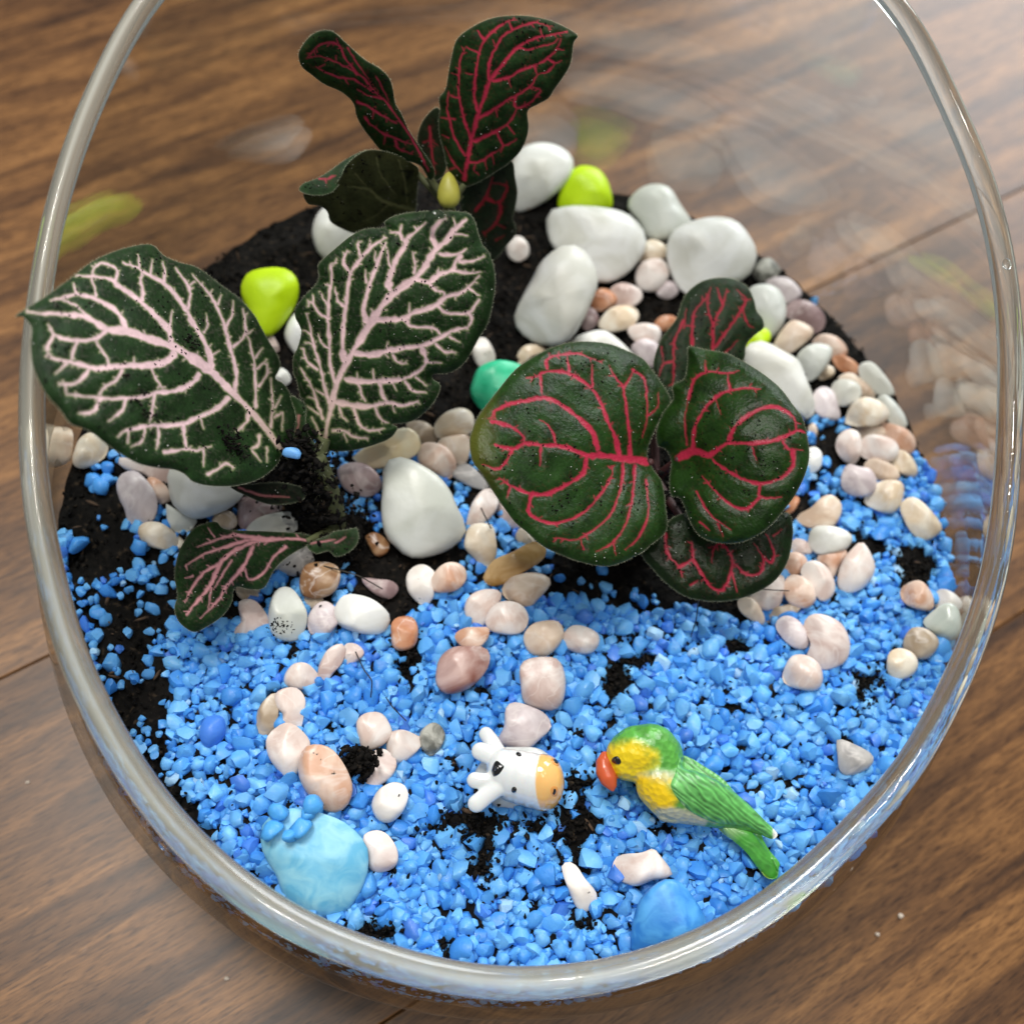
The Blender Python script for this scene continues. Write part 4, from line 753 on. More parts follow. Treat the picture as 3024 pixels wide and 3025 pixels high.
# fuzz on the stem
def hairs(parent, base, dirs, L, name='fine_hairs', rad=.006, mat=None):
    n = len(base); a = np.cross(dirs, [.3, .5, .8]); a /= np.linalg.norm(a, axis=1)[:, None]; b = np.cross(dirs, a); V = []
    for k in range(3):
        th = 2*math.pi*k/3; V.append(base+rad*(math.cos(th)*a+math.sin(th)*b))
    V.append(base+dirs*np.asarray(L)[:, None]); V = np.stack(V, 1).reshape(-1, 3)
    F = (np.array([[0, 1, 3], [1, 2, 3], [2, 0, 3]])[None]+(np.arange(n)*4)[:, None, None]).reshape(-1, 3)
    o = obj(name, V, F, mat, parent, smooth=False); o['kind'] = 'stuff'; return o
HAIR = plain('pale_leaf_hair', (.36, .38, .26), .5)
t = rng.uniform(0, 1, 420)[:, None]; bs_ = jA*(t)+PB*(1-t); dr = rng.normal(size=(420, 3)); dr[:, 2] *= .3; dr /= np.linalg.norm(dr, axis=1)[:, None]
hairs(plantA, bs_+dr*.19, dr, rng.uniform(.08, .22, 420), mat=HAIR)

# ---- red-veined plant at the back
plB = at_z(1330, 560, 7.9); PBB = np.array([plB[0], plB[1]-.1, 3.95])
plantB = empty('red_veined_plant', PBB, label='tall nerve plant with upright red-veined leaves at the back of the terrarium', cat='plant', group='three nerve plants growing in the terrarium')
VC = [([(1120,1130),(1140,1000),(1165,880),(1200,740),(1240,620),(1280,510),(1370,390),(1450,300),(1560,240),(1660,220),(1770,195)],[26,26,28,26,26,30,20,18,16,14,8]),
([(1275,500),(1275,400),(1310,310),(1370,220),(1460,170),(1560,140),(1640,160),(1660,200)],14),([(1320,300),(1300,250)],8),([(1420,180),(1400,140)],14),([(1205,700),(1180,600),(1190,480),(1210,350),(1240,260),(1320,180),(1400,130),(1450,120)],17),([(1215,340),(1130,290)],14),([(1245,250),(1200,190)],18),
([(1160,870),(1120,760),(1085,600),(1085,450),(1100,350),(1130,290)],16),([(1085,480),(1040,460)],8),([(1085,620),(1030,600)],10),([(1170,470),(1125,460)],8),([(1135,1000),(1060,880),(1030,780),(1010,680),(1020,580)],14),([(1060,750),(970,745)],9),([(1020,870),(975,850)],8),([(1120,1110),(1050,1030),(1000,930)],10),([(1060,1060),(1010,1080)],8),
([(1300,510),(1390,490),(1480,440),(1560,410),(1640,370),(1700,310),(1730,240)],18),([(1560,410),(1580,470)],14),([(1640,370),(1690,400),(1640,450),(1580,470)],14),([(1700,310),(1750,310)],10),([(1690,400),(1735,380)],9),([(1460,300),(1530,310),(1600,290),(1680,270),(1710,240)],12),([(1400,500),(1410,550)],8),([(1600,180),(1620,240)],8),
([(1205,745),(1290,700),(1390,630),(1470,590),(1540,540),(1580,470)],18),([(1320,690),(1330,735)],8),([(1440,610),(1450,680),(1540,640),(1600,570),(1550,545)],14),([(1185,890),(1280,850),(1370,800),(1420,750),(1450,680)],18),([(1390,790),(1440,850)],12),([(1330,840),(1370,920),(1450,880)],12),([(1360,920),(1350,960)],12),
([(1150,1025),(1220,1020),(1290,975),(1350,940)],12),([(1185,1040),(1180,1080),(1210,1105)],8),([(1250,1010),(1260,1070)],8),([(1295,980),(1305,1040)],8)]
OC = [(1115,1170),(1060,1130),(1010,1060),(990,960),(960,850),(955,760),(965,690),(960,620),(1000,560),(1020,450),(1040,350),(1070,250),(1150,180),(1270,120),(1390,98),(1530,100),(1680,135),(1830,215),(1810,270),(1790,400),(1740,490),(1690,560),(1650,620),(1580,660),(1520,700),(1525,800),(1510,880),(1470,960),(1400,1030),(1310,1090),(1230,1140),(1150,1175)]
leaf(plantB,'C',OC,VC,[(1120,1170,8.0),(1830,215,11.0),(960,700,9.2)],vein=RED,bumps=[(1350,500,350,.2)],curl=.10,label='tall right leaf with bright red veins')
VD = [([(890,1080),(800,900),(700,750),(620,640),(550,580),(460,470),(300,390),(200,350),(120,370)],13),([(440,640),(520,680),(600,730),(690,780)],14),([(490,740),(530,790),(620,850),(700,880),(780,910)],15),([(620,860),(610,910)],10),([(680,890),(700,940),(790,975)],13),([(545,700),(540,750)],10),
([(540,580),(420,500),(340,490),(250,460),(180,420)],13),([(360,490),(385,530)],12),([(200,420),(240,400)],8),([(440,460),(360,360),(320,280),(230,270),(170,310),(120,370)],13),([(320,280),(310,240)],10),([(300,390),(310,350)],8),([(600,620),(500,600),(440,560)],11),([(560,480),(600,560),(640,640)],8),([(380,300),(440,400),(560,560)],8)]
OD = [(900,1140),(850,1060),(800,1030),(690,1000),(600,960),(530,880),(470,800),(435,730),(415,650),(340,580),(230,530),(150,470),(90,420),(68,350),(90,290),(150,220),(220,190),(290,200),(380,280),(480,370),(580,430),(640,490),(665,560),(680,650),(720,720),(760,810),(810,890),(860,960),(930,1080)]
leaf(plantB,'C',OD,VD,[(900,1130,8.1),(150,280,10.8),(430,730,9.4)],vein=(.40,.03,.07),bumps=[(600,620,90,-.05)],curl=.08,stain=.12,label='narrow upper left leaf with red veins and soil grains')
OE = [(830,1080),(820,1200),(805,1340),(740,1350),(640,1390),(550,1450),(440,1480),(330,1440),(270,1400),(250,1340),(200,1300),(130,1290),(100,1225),(180,1225),(270,1200),(330,1130),(370,1050),(430,990),(510,950),(600,955),(700,985),(800,1040)]
leaf(plantB,'C',OE,[([(800,1330),(600,1270),(520,1200),(380,1180)],22),([(700,1010),(740,1150),(760,1300)],9),([(560,1000),(600,1120),(690,1240)],9),([(430,1100),(500,1180)],9),([(640,1290),(560,1360),(480,1400)],10)],[(820,1100,7.9),(100,1250,8.5),(400,1450,6.9)],green=(.052,.056,.020),vein=(.17,.17,.07),stain=.30,curl=.05,spur=False,label='lower left leaf seen from its pale olive underside')
OE2 = [(72,1200),(100,1160),(180,1130),(260,1085),(320,1040),(380,1000),(450,965),(515,948),(560,975),(500,985),(440,1010),(380,1065),(340,1140),(280,1215),(200,1236),(120,1228)]
leaf(plantB,'C',OE2,[([(200,1130),(250,1130),(300,1110)],12),([(240,1130),(245,1160)],9)],[(72,1200,8.7),(515,948,8.3),(200,1236,8.6)],vein=(.34,.03,.06),label='folded-over upper edge of the lower left leaf')
OF = [(1100,1180),(1230,1130),(1330,1060),(1420,1020),(1440,1120),(1455,1220),(1440,1320),(1425,1380),(1445,1440),(1440,1490),(1390,1550),(1300,1650),(1230,1600),(1150,1440),(1100,1330)]
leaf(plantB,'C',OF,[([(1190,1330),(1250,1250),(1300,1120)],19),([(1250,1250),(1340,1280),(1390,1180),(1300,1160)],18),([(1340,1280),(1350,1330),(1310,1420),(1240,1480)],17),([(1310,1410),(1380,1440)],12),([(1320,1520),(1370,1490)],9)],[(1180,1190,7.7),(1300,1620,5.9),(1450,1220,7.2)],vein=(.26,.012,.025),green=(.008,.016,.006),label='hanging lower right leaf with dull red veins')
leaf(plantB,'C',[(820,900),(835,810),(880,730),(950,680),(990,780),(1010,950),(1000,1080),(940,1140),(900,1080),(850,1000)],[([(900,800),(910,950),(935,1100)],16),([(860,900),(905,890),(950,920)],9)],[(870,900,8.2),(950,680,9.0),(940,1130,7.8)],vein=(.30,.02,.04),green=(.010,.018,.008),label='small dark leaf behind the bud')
BUDM = plain('yellow_green_bud', (.40, .38, .06), .45)
bV, bF = ball(16, 12); q = G('C', [(1020, 1200)])[0]; c0 = at_z(q[0], q[1], 7.9); d0 = depth(c0)*.4661/FPX
bV = bV*np.array([1, 1, 1]); taper = 1-.25*bV[:, 1]
obj('bud', c0+(bV[:, 0]*taper*72*d0)[:, None]*CR+(bV[:, 1]*115*d0-np.abs(bV[:, 0])*14*d0)[:, None]*CU+(bV[:, 2]*60*d0)[:, None]*(-fwd), bF, BUDM, plantB)
stem(plantB, [PBB, (PBB+plB)/2+[.1, 0, 0], plB-[0, .1, .2]], [.16, .14, .13], mat=plain('olive_stem', (.10, .11, .02), .5))
for p, z in (((1120, 1165), 8.0), ((890, 1120), 8.1), ((820, 1100), 7.9), ((1140, 1200), 7.7)):
    q = G('C', [p])[0]; stem(plantB, [plB-[0, .1, .35], at_z(q[0], q[1], z-.08)], [.1, .07], 'petiole')

# ---- red-veined plant at right
jC = at_z(1955, 1365, 6.2); PBC = np.array([jC[0]+.1, jC[1]-.1, 3.95])
plantC = empty('red_veined_plant', PBC, label='low nerve plant with round glossy red-veined leaves, right of the middle', cat='plant', group='three nerve plants growing in the terrarium')
VH = [([(985,725),(960,720),(860,710),(740,690),(680,695),(560,650),(440,640),(350,630),(290,660),(200,640)],[44,42,36,32,30,26,24,26,24,12]),
([(840,690),(820,600),(770,490),(740,410),(700,350),(620,290),(540,260),(450,260),(420,280),(360,290)],21),([(730,660),(700,570),(640,510),(540,430),(450,395),(350,410),(260,430),(190,470),(180,510)],25),([(180,515),(280,545),(340,590),(345,630)],17),([(430,280),(440,380)],16),([(700,340),(700,220)],14),([(580,265),(570,170)],16),([(465,240),(470,190),(570,165),(650,170),(750,215)],15),([(510,640),(490,560),(430,505)],11),([(435,650),(430,750)],13),
([(670,710),(650,790),(560,850),(470,890),(380,890),(280,850),(220,810)],23),([(290,660),(220,760),(130,740)],19),([(275,855),(260,910)],11),([(390,890),(370,980),(430,1030),(520,1045),(640,1000),(740,900),(800,800),(800,750)],17),([(860,730),(850,850),(800,990),(720,1070),(620,1130),(500,1120)],14),([(920,750),(910,900),(870,1060),(800,1150),(720,1190)],13),([(980,820),(990,1000),(930,1130),(870,1180)],11),
([(895,690),(890,560),(870,400),(860,340),(820,290),(790,230)],15),([(865,340),(910,260)],14),([(910,250),(970,300),(985,420),(985,500),(960,600)],11),([(985,490),(1040,440),(1040,370)],8),([(655,1180),(640,1130)],8),([(810,1150),(820,1210)],8)]
OH = [(1020,770),(1060,830),(1080,950),(1085,1080),(1000,1160),(950,1200),(860,1245),(770,1268),(640,1245),(520,1200),(440,1160),(360,1090),(300,1040),(240,960),(180,870),(130,790),(80,720),(65,620),(80,560),(110,490),(200,370),(300,250),(400,180),(500,130),(600,105),(700,103),(790,115),(870,145),(960,190),(1010,250),(1060,320),(1105,400),(1090,460),(1040,530),(1000,620),(985,700)]
GH = (.010, .031, .005)
leaf(plantC,'R',OH,VH,[(1000,720,6.9),(70,620,7.9),(800,1260,6.9)],vein=(.33,.018,.045),green=GH,mat=SHINY,dry=.5,bumps=[(960,720,180,-.28),(450,600,330,.22)],curl=.16,label='large round left leaf with red veins and a yellowish tip')
VI = [([(1150,705),(1230,670),(1310,690),(1400,630),(1530,630),(1660,610),(1760,565),(1805,575)],[46,38,30,28,24,24,20,10]),
([(1225,660),(1230,560),(1270,470),(1340,390),(1410,355),(1500,345),(1570,350)],19),([(1415,350),(1400,270)],15),([(1200,400),(1230,300),(1300,260),(1400,265),(1460,255)],15),([(1290,260),(1285,200)],10),([(1410,620),(1430,560),(1500,490),(1610,440),(1700,460),(1750,510),(1760,570)],23),([(1690,620),(1720,660),(1790,665)],15),([(1740,670),(1740,750),(1680,810),(1570,840),(1470,810),(1400,770),(1340,730),(1310,690)],21),
([(1570,840),(1570,910),(1680,910)],17),([(1570,910),(1500,970),(1420,950),(1340,880),(1270,800)],16),([(1530,650),(1550,720)],10),([(1240,880),(1310,1000),(1420,1080)],10),([(1190,640),(1180,500),(1200,400)],7),([(1260,1040),(1310,1080)],10),([(1350,1050),(1380,1110)],8),([(1340,390),(1365,480)],6)]
OI = [(1110,720),(1080,660),(1040,640),(1035,560),(1070,470),(1120,400),(1118,330),(1180,290),(1195,200),(1200,130),(1290,145),(1400,165),(1500,215),(1600,280),(1680,350),(1740,430),(1790,500),(1815,600),(1825,700),(1800,800),(1750,900),(1690,980),(1620,1060),(1550,1110),(1460,1145),(1350,1145),(1260,1110),(1210,1040),(1160,920),(1110,900),(1100,820)]
leaf(plantC,'R',OI,VI,[(1130,720,6.9),(1820,640,7.8),(1300,140,7.6)],vein=(.33,.018,.045),green=(.009,.029,.004),mat=SHINY,bumps=[(1160,720,170,-.35),(1520,600,300,.28)],curl=.2,label='large round right leaf with red veins, shining along its upper edge')
VJ = [([(1080,1100),(1090,1200),(1150,1270),(1165,1320)],17),([(1150,1270),(1220,1230),(1215,1140)],19),([(1220,1230),(1270,1310),(1310,1370),(1380,1390),(1420,1290),(1430,1240),(1400,1180),(1360,1150),(1330,1180),(1320,1250)],16),([(1420,1290),(1450,1400)],14),([(1430,1250),(1500,1310),(1570,1300),(1590,1230),(1540,1150)],15),([(1590,1220),(1630,1250),(1640,1180),(1600,1100)],15),([(1210,1365),(1250,1340)],9),([(1640,1110),(1680,1080)],8)]
OJ = [(955,1200),(1000,1130),(1080,1050),(1150,1000),(1300,980),(1500,970),(1640,1000),(1715,990),(1740,1060),(1735,1150),(1710,1250),(1650,1340),(1560,1400),(1450,1440),(1330,1450),(1200,1430),(1100,1370),(1020,1290)]
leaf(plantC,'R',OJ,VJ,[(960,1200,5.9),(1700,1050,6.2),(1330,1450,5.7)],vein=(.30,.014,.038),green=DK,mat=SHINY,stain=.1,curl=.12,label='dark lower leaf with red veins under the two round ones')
VK = [([(320,1850),(320,1800),(320,1680),(370,1580),(390,1500)],17),([(370,1580),(340,1490)],14),([(320,1690),(290,1590),(300,1530)],12),([(210,1780),(220,1620),(280,1550),(310,1490)],15),([(220,1690),(165,1690)],8),([(330,1800),(400,1700),(450,1630),(490,1550),(440,1500)],13),([(470,1590),(500,1680),(530,1700)],8),([(170,1660),(120,1760),(115,1900),(110,2000)],14),([(110,1870),(60,1890),(40,1950)],10),([(380,1830),(450,1760)],8),([(50,1800),(65,1880)],9),([(170,1700),(180,1600)],8)]
OK_ = [(20,2000),(10,1880),(50,1760),(130,1650),(160,1560),(200,1500),(280,1450),(400,1440),(490,1480),(530,1550),(545,1610),(575,1650),(580,1700),(530,1740),(490,1790),(480,1860),(420,1960),(250,2080),(120,2130),(50,2080)]
leaf(plantC,'PR',OK_,VK,[(120,2100,6.2),(350,1440,7.0),(580,1700,6.7)],vein=(.25,.011,.028),green=(.009,.020,.007),bumps=[(300,1650,200,.1)],curl=.1,label='upright back leaf with dull red veins')
stem(plantC, [PBC, (PBC+jC)/2, jC-[0, 0, .5]], [.2, .18, .14], mat=DARKST)
for p, z in (((1000, 725), 6.8), ((1150, 710), 6.8), ((1180, 1050), 5.9), ((1020, 420), 6.3)):
    q = G('R', [p])[0]; stem(plantC, [jC-[0, 0, .7], at_z(q[0], q[1], z-.22)], [.11, .07], 'petiole', DARKST)
# water drops on the leaves
WATER = solid_glass('water', (1, 1, 1), 1.33)
def drop(k, px, py, r, name='water_drop', lab=None):
    p, n = surface_at(k, px, py); V, F = ball(20, 12); u = np.cross(n, CU); u /= np.linalg.norm(u); v = np.cross(n, u)
    o = obj(name, p+V[:, :1]*r*u+V[:, 1:2]*r*1.05*v+V[:, 2:3]*r*.42*n, F, WATER); tag(o, lab, 'water drop'); return o
drop(1, 1288, 660, .26, lab='water drop lying on the tip of the upright pink-veined leaf')
# ================================================================== figurines
def blobmesh(bl, voxel=.028, smooth=6):
    """bl: (px, py, z, rx, ry, rot_deg, rdepth) with radii in photo pixels / cm -> one skin"""
    bV, bF = ball(24, 16); V = []; F = []
    for px, py, z, rx, ry, rot, rd in bl:
        c = at_z(px, py, z); k = depth(c)/FPX; a = math.radians(rot); n = -ray(px, py); n /= np.linalg.norm(n)
        U = math.cos(a)*CR+math.sin(a)*CU; W = -math.sin(a)*CR+math.cos(a)*CU
        v = c+bV[:, :1]*rx*k*U+bV[:, 1:2]*ry*k*W+bV[:, 2:3]*rd*n
        F += [tuple(i+len(V)*0+sum(len(x) for x in V) for i in f) for f in bF]; V.append(v)
    V = np.concatenate(V); me = mesh('tmp', V, F); o = bpy.data.objects.new('tmp', me); COL.objects.link(o)
    r = o.modifiers.new('r', 'REMESH'); r.mode = 'VOXEL'; r.voxel_size = voxel*CM
    s = o.modifiers.new('s', 'SMOOTH'); s.iterations = smooth; s.factor = .5
    ev = o.evaluated_get(bpy.context.evaluated_depsgraph_get()); m2 = ev.to_mesh()
    VV = np.empty(len(m2.vertices)*3); m2.vertices.foreach_get('co', VV); VV = VV.reshape(-1, 3)/CM
    FF = [tuple(p.vertices) for p in m2.polygons]; ev.to_mesh_clear(); bpy.data.objects.remove(o); bpy.data.meshes.remove(me)
    return VV, FF
def chain(crop, pts, n=6):
    """pts: (x, y, r, z, depth_ratio) -> overlapping round blobs"""
    s = CROPS[crop][2]; out = []
    for a, b in zip(pts[:-1], pts[1:]):
        for t in np.linspace(0, 1, n):
            x, y, r, z, d = [(1-t)*p+t*q for p, q in zip(a, b)]; px, py = G(crop, [(x, y)])[0]
            k = depth(at_z(px, py, z))/FPX; out.append((px, py, z, r*s, r*s, 0, r*s*k*d))
    return out
def bvh(V, F): return BVHTree.FromPolygons([tuple(v) for v in V], F)
def hit(B, px, py):
    v = ray(px, py); v = v/np.linalg.norm(v); h = B.ray_cast(Vector(CAMP), Vector(v))
    if h[0] is None: h = B.find_nearest(Vector(at_z(px, py, 4.8)))
    n = np.array(h[1]); n = n if n@v < 0 else -n
    return np.array(h[0]), n
def ss(x, a, b): t = np.clip((x-a)/(b-a), 0, 1); return t*t*(3-2*t)
def mixc(c, col, f): return c*(1-f[:, None])+np.array(col)*f[:, None]
def patch(parent, B, crop, poly, name, mat, lift=.012, dome=.03):
    """a small domed patch lying on a skin"""
    P = smooth_closed(G(crop, poly), 4); c = P.mean(0); V = []; rows = [.0, .35, .65, .85, 1.]
    n = len(P)
    for f in rows:
        for q in P:
            x = c+(q-c)*max(f, .02); h, nn = hit(B, *x); V.append(h+nn*(lift+dome*(1-f*f)) if f < 1 else h-nn*.01)
    F = [(i*n+k, i*n+(k+1) % n, (i+1)*n+(k+1) % n, (i+1)*n+k) for i in range(len(rows)-1) for k in range(n)]+[tuple(range(n))]
    return obj(name, V, F, mat, parent)
GLOSSB = plain('glossy_black_paint', (.006, .006, .006), .15, .6)
# ---- cow
kz = 4.75
cow = empty('cow_figurine', at_z(1520, 2270, 4.0), label='small glossy white ceramic cow figurine with orange muzzle lying on the gravel', cat='figurine')
hb = []
for x, y, rx, ry, rd in ((720, 930, 290, 415, .42), (860, 975, 330, 450, .46), (1010, 1010, 330, 465, .50), (1180, 1050, 330, 475, .50), (1370, 1090, 345, 490, .50), (1430, 1090, 318, 480, .46)):
    px, py = G('K', [(x, y)])[0]; hb.append((px, py, kz, rx*.17607, ry*.17607, 0, rd))
hb += chain('K', [(640, 600, 140, kz+.1, .8), (520, 400, 138, kz+.05, .7), (430, 275, 130, kz, .6)], 5)
hb += chain('K', [(640, 700, 150, kz+.1, .8), (450, 610, 172, kz+.12, .7), (335, 565, 160, kz+.12, .65)], 5)
hb += chain('K', [(600, 1060, 140, kz+.1, .8), (400, 1060, 135, kz+.12, .7), (245, 1052, 148, kz+.12, .65)], 5)
hb += chain('K', [(600, 1200, 150, kz+.1, .8), (420, 1320, 155, kz+.05, .7), (268, 1445, 158, kz, .6)], 5)
Vc, Fc = blobmesh(hb, .022, 12); pc = (proj(Vc)-np.array(CROPS['K'][:2]))/.17607
col = np.tile(np.array((.80, .83, .83)), (len(Vc), 1)); arc = 1255+75*((pc[:, 1]-1080)/500)**2*1.3
col = mixc(col, (.90, .52, .17), ss(pc[:, 0]-arc, -12, 12))
CERAM = attr_mat('glazed_ceramic', .12, 1., 0, 0); CERAM.node_tree.nodes['Principled BSDF'].inputs['Subsurface Weight'].default_value = .1; CERAM.node_tree.nodes['Principled BSDF'].inputs['Subsurface Scale'].default_value = .002
ch = obj('head', Vc, Fc, CERAM, cow, colors=col); Bc = bvh(Vc, Fc)
patch(ch, Bc, 'K', [(520, 890), (560, 760), (610, 715), (690, 770), (735, 815), (700, 890), (640, 960), (560, 995), (530, 950)], 'spot', GLOSSB, .01, .035)
patch(ch, Bc, 'K', [(928, 600), (960, 580), (1010, 605), (1022, 640), (985, 652), (940, 630)], 'eye', GLOSSB)
patch(ch, Bc, 'K', [(850, 1205), (880, 1160), (920, 1162), (945, 1205), (925, 1250), (875, 1252)], 'eye', GLOSSB)
OR2 = plain('dark_orange_glaze', (.72, .32, .08), .2, .6)
patch(ch, Bc, 'K', [(1510, 690), (1560, 670), (1630, 700), (1665, 770), (1640, 820), (1570, 800), (1520, 750)], 'nostril_ring', OR2, .004, .004)
patch(ch, Bc, 'K', [(1510, 1180), (1550, 1140), (1620, 1150), (1645, 1230), (1610, 1320), (1550, 1330), (1505, 1260)], 'nostril_ring', OR2, .004, .004)
patch(ch, Bc, 'K', [(1545, 705), (1590, 700), (1635, 740), (1630, 775), (1590, 770)], 'nostril', GLOSSB, .012, .006)
patch(ch, Bc, 'K', [(1560, 1190), (1590, 1190), (1600, 1240), (1570, 1295), (1540, 1280), (1550, 1230)], 'nostril', GLOSSB, .012, .006)
Vb, Fb = blobmesh(chain('K', [(520, 1000, 300, kz-.55, .8), (800, 1020, 540, kz-.6, .5), (1150, 960, 480, kz-.6, .5)], 5), .04, 5)
obj('body', Vb, Fb, plain('white_ceramic_body', (.66, .69, .68), .2, .6), cow)
# ---- parrot
pz = 4.85
parrot = empty('parrot_figurine', at_z(2000, 2330, 4.0), label='small green and yellow parrot figurine with red beak lying on the blue gravel', cat='figurine')
T = 'T'; R_ = .95
body = chain(T, [(455, 420, 235, pz, 1), (530, 400, 268, pz, 1), (640, 405, 288, pz, 1), (700, 440, 262, pz, 1), (760, 620, 200, pz, 1)], 5)
body += chain(T, [(420, 500, 165, pz, 1), (640, 560, 150, pz+.02, 1)], 4)
body += chain(T, [(750, 700, 245, pz-.05, .95), (860, 790, 262, pz-.08, .95), (1000, 820, 262, pz-.1, .9), (1150, 860, 240, pz-.12, .85), (1300, 915, 205, pz-.14, .8), (1450, 975, 155, pz-.15, .75), (1600, 1050, 105, pz-.15, .7), (1720, 1120, 65, pz-.15, .7), (1795, 1175, 48, pz-.15, .7)], 5)
body += chain(T, [(790, 970, 90, pz-.2, 1), (880, 1000, 75, pz-.2, 1)], 3)
Vp, Fp = blobmesh(body, .026, 4); pp = (proj(Vp)-np.array(CROPS[T][:2]))/.31072; X, Y = pp.T
nzp = fbm(np.stack([X/60, Y/60, X*0], -1), 3); d2 = np.hypot(X-430, Y-470)
c = np.tile(np.array((.095, .35, .05)), (len(Vp), 1))*(1+.25*nzp)[:, None]
c = mixc(c, (.84, .62, .01), ss(-(((X-400)/300)**2+((Y-480)/190)**2)+nzp*.3, -1.6, -.35))
c = mixc(c, (.50, .50, .32), ss(-(((X-720)/190)**2+((Y-625)/70)**2)+nzp*.35, -1.7, -.1)*.8)
c = mixc(c, (.86, .58, .005), ss(-(((X-650)/230)**2+((Y-850)/230)**2)+nzp*.35, -1.7, -.45))
c = mixc(c, (.52, .52, .36), ss(-(((X-960)/330)**2+((Y-1010)/95)**2)+nzp*.45, -1.6, -.3))
bm = attr_mat('painted_resin_feathers', .34, .2, 900, .03, tex='VORONOI', strength=.8)
ridge = np.abs(np.sin((X*.55+Y*.83)/30+1.3*noise(np.stack([X/90, Y/90, X*0], -1))))
pb = obj('body', Vp, Fp, bm, parrot, colors=np.clip(c, 0, 1)); Bp = bvh(Vp, Fp)
# wing: a feathered shell over the body
wing = smooth_closed(G(T, [(935, 440), (1010, 440), (1180, 540), (1340, 650), (1460, 790), (1560, 870), (1700, 1010), (1842, 1150), (1845, 1200), (1800, 1215), (1690, 1160), (1560, 1100), (1400, 1080), (1250, 1060), (1080, 990), (960, 900), (880, 800), (840, 700), (880, 600)]), 4)
def shell(parent, poly, step, name, mat, colf, lift, thick, feather, Bv, fallback):
    x0, y0 = poly.min(0)-step*2; x1, y1 = poly.max(0)+step*2; X, Y = np.meshgrid(np.arange(x0, x1, step), np.arange(y0, y1, step), indexing='ij'); P = np.stack([X.ravel(), Y.ravel()], -1)
    ins = inside(P, poly); d = ((P[:, None]-poly[None])**2).sum(-1); k = d.argmin(1); dn = np.sqrt(d.min(1)); Pm = np.where(ins[:, None], P, poly[k]); de = np.where(ins, dn, 0)
    I = ins.reshape(X.shape); kp = (I[:-1, :-1].astype(int)+I[1:, :-1]+I[1:, 1:]+I[:-1, 1:]) >= 1; ids = np.arange(len(P)).reshape(X.shape)
    Q = np.stack([ids[:-1, :-1][kp], ids[:-1, 1:][kp], ids[1:, 1:][kp], ids[1:, :-1][kp]], -1); us = np.unique(Q); rm = -np.ones(len(P), int); rm[us] = np.arange(len(us)); Q = rm[Q]; Pm = Pm[us]; de = de[us]
    V = []
    for i, q in enumerate(Pm):
        v = ray(*q); vn = v/np.linalg.norm(v); h = Bv.ray_cast(Vector(CAMP), Vector(vn))
        p = np.array(h[0]) if h[0] is not None else at_z(q[0], q[1], fallback)
        if np.linalg.norm(p-at_z(q[0], q[1], fallback)) > 1.0: p = at_z(q[0], q[1], fallback)
        V.append((p, vn))
    P3 = np.array([a for a, _ in V]); vn = np.array([b for _, b in V])
    h = lift*np.clip(de/14, 0, 1)**.6+feather(Pm)*np.clip(de/8, 0, 1); top = P3-vn*h[:, None]; bot = P3+vn*thick; n = len(top)
    Vv = np.concatenate([top, bot]); cc = colf(Pm); E = np.concatenate([Q[:, [0, 1]], Q[:, [1, 2]], Q[:, [2, 3]], Q[:, [3, 0]]]); key = np.sort(E, 1); u, inv, cnt = np.unique(key, axis=0, return_inverse=True, return_counts=True); B = E[cnt[inv.ravel()] == 1]
    F = np.concatenate([Q, Q[:, ::-1]+n, np.stack([B[:, 1], B[:, 0], B[:, 0]+n, B[:, 1]+n], -1)])
    return obj(name, Vv, F, mat, parent, colors=np.clip(np.concatenate([cc, cc]), 0, 1))
def featherw(P):
    q = (P-np.array(CROPS[T][:2]))/.31072; u = q[:, 0]*.77+q[:, 1]*.64; v = -q[:, 0]*.64+q[:, 1]*.77
    w_ = noise(np.stack([u/130, v/60, u*0], -1)); return .013*np.sin(v/7.5+3.6*w_)*(.6+.4*noise(np.stack([u/60, v/14, u*0+4], -1)))
def wcol(P):
    q = (P-np.array(CROPS[T][:2]))/.31072; x, y = q.T; nz = fbm(np.stack([x/50, y/50, x*0], -1), 3); f = featherw(P)/.013
    c = np.tile(np.array((.10, .36, .085)), (len(q), 1))*(1+.25*nz+.45*f)[:, None]
    low = ss(((y-(400+.52*x))+nz*90), -40, 170); c = mixc(c, (.50, .58, .40), low*.85)
    c = mixc(c, (.60, .72, .48), np.clip(f*.5, 0, 1)*.35*ss(-x, -1100, -850))
    return mixc(c, (.8, .8, .78), ss(x, 1795, 1825)*.9)
WM = attr_mat('painted_resin_wing', .32, .2, 500, .006, strength=.4)
shell(parrot, wing, 2.6, 'wing', WM, wcol, .045, .12, featherw, Bp, pz-.1)
def tcol(P):
    q = (P-np.array(CROPS[T][:2]))/.31072; x, y = q.T; c = np.tile(np.array((.07, .32, .045)), (len(q), 1))*(1+.2*fbm(np.stack([x/40, y/40, x*0], -1), 2))[:, None]
    s_ = (x-1350)*.62-(y-1150)*.78; c = mixc(c, (.42, .40, .06), ss(-s_, 60, 130)); c = mixc(c, (.22, .42, .16), ss(-x-y, -2750, -2550)); return c
tail = smooth_closed(G(T, [(1280, 1080), (1420, 1075), (1560, 1100), (1690, 1170), (1720, 1230), (1780, 1330), (1870, 1440), (1865, 1500), (1845, 1592), (1745, 1585), (1650, 1470), (1560, 1350), (1440, 1240), (1330, 1160)]), 4)
te = chain(T, [(1380, 1120, 60, pz-.3, .6), (1550, 1230, 110, pz-.35, .4), (1680, 1390, 105, pz-.45, .4), (1790, 1530, 75, pz-.55, .4)], 5); Vt, Ft = blobmesh(te, .04, 2)
shell(parrot, tail, 2.8, 'tail', WM, tcol, .03, .15, lambda P: featherw(P)*.5, bvh(Vt, Ft), pz-.4)
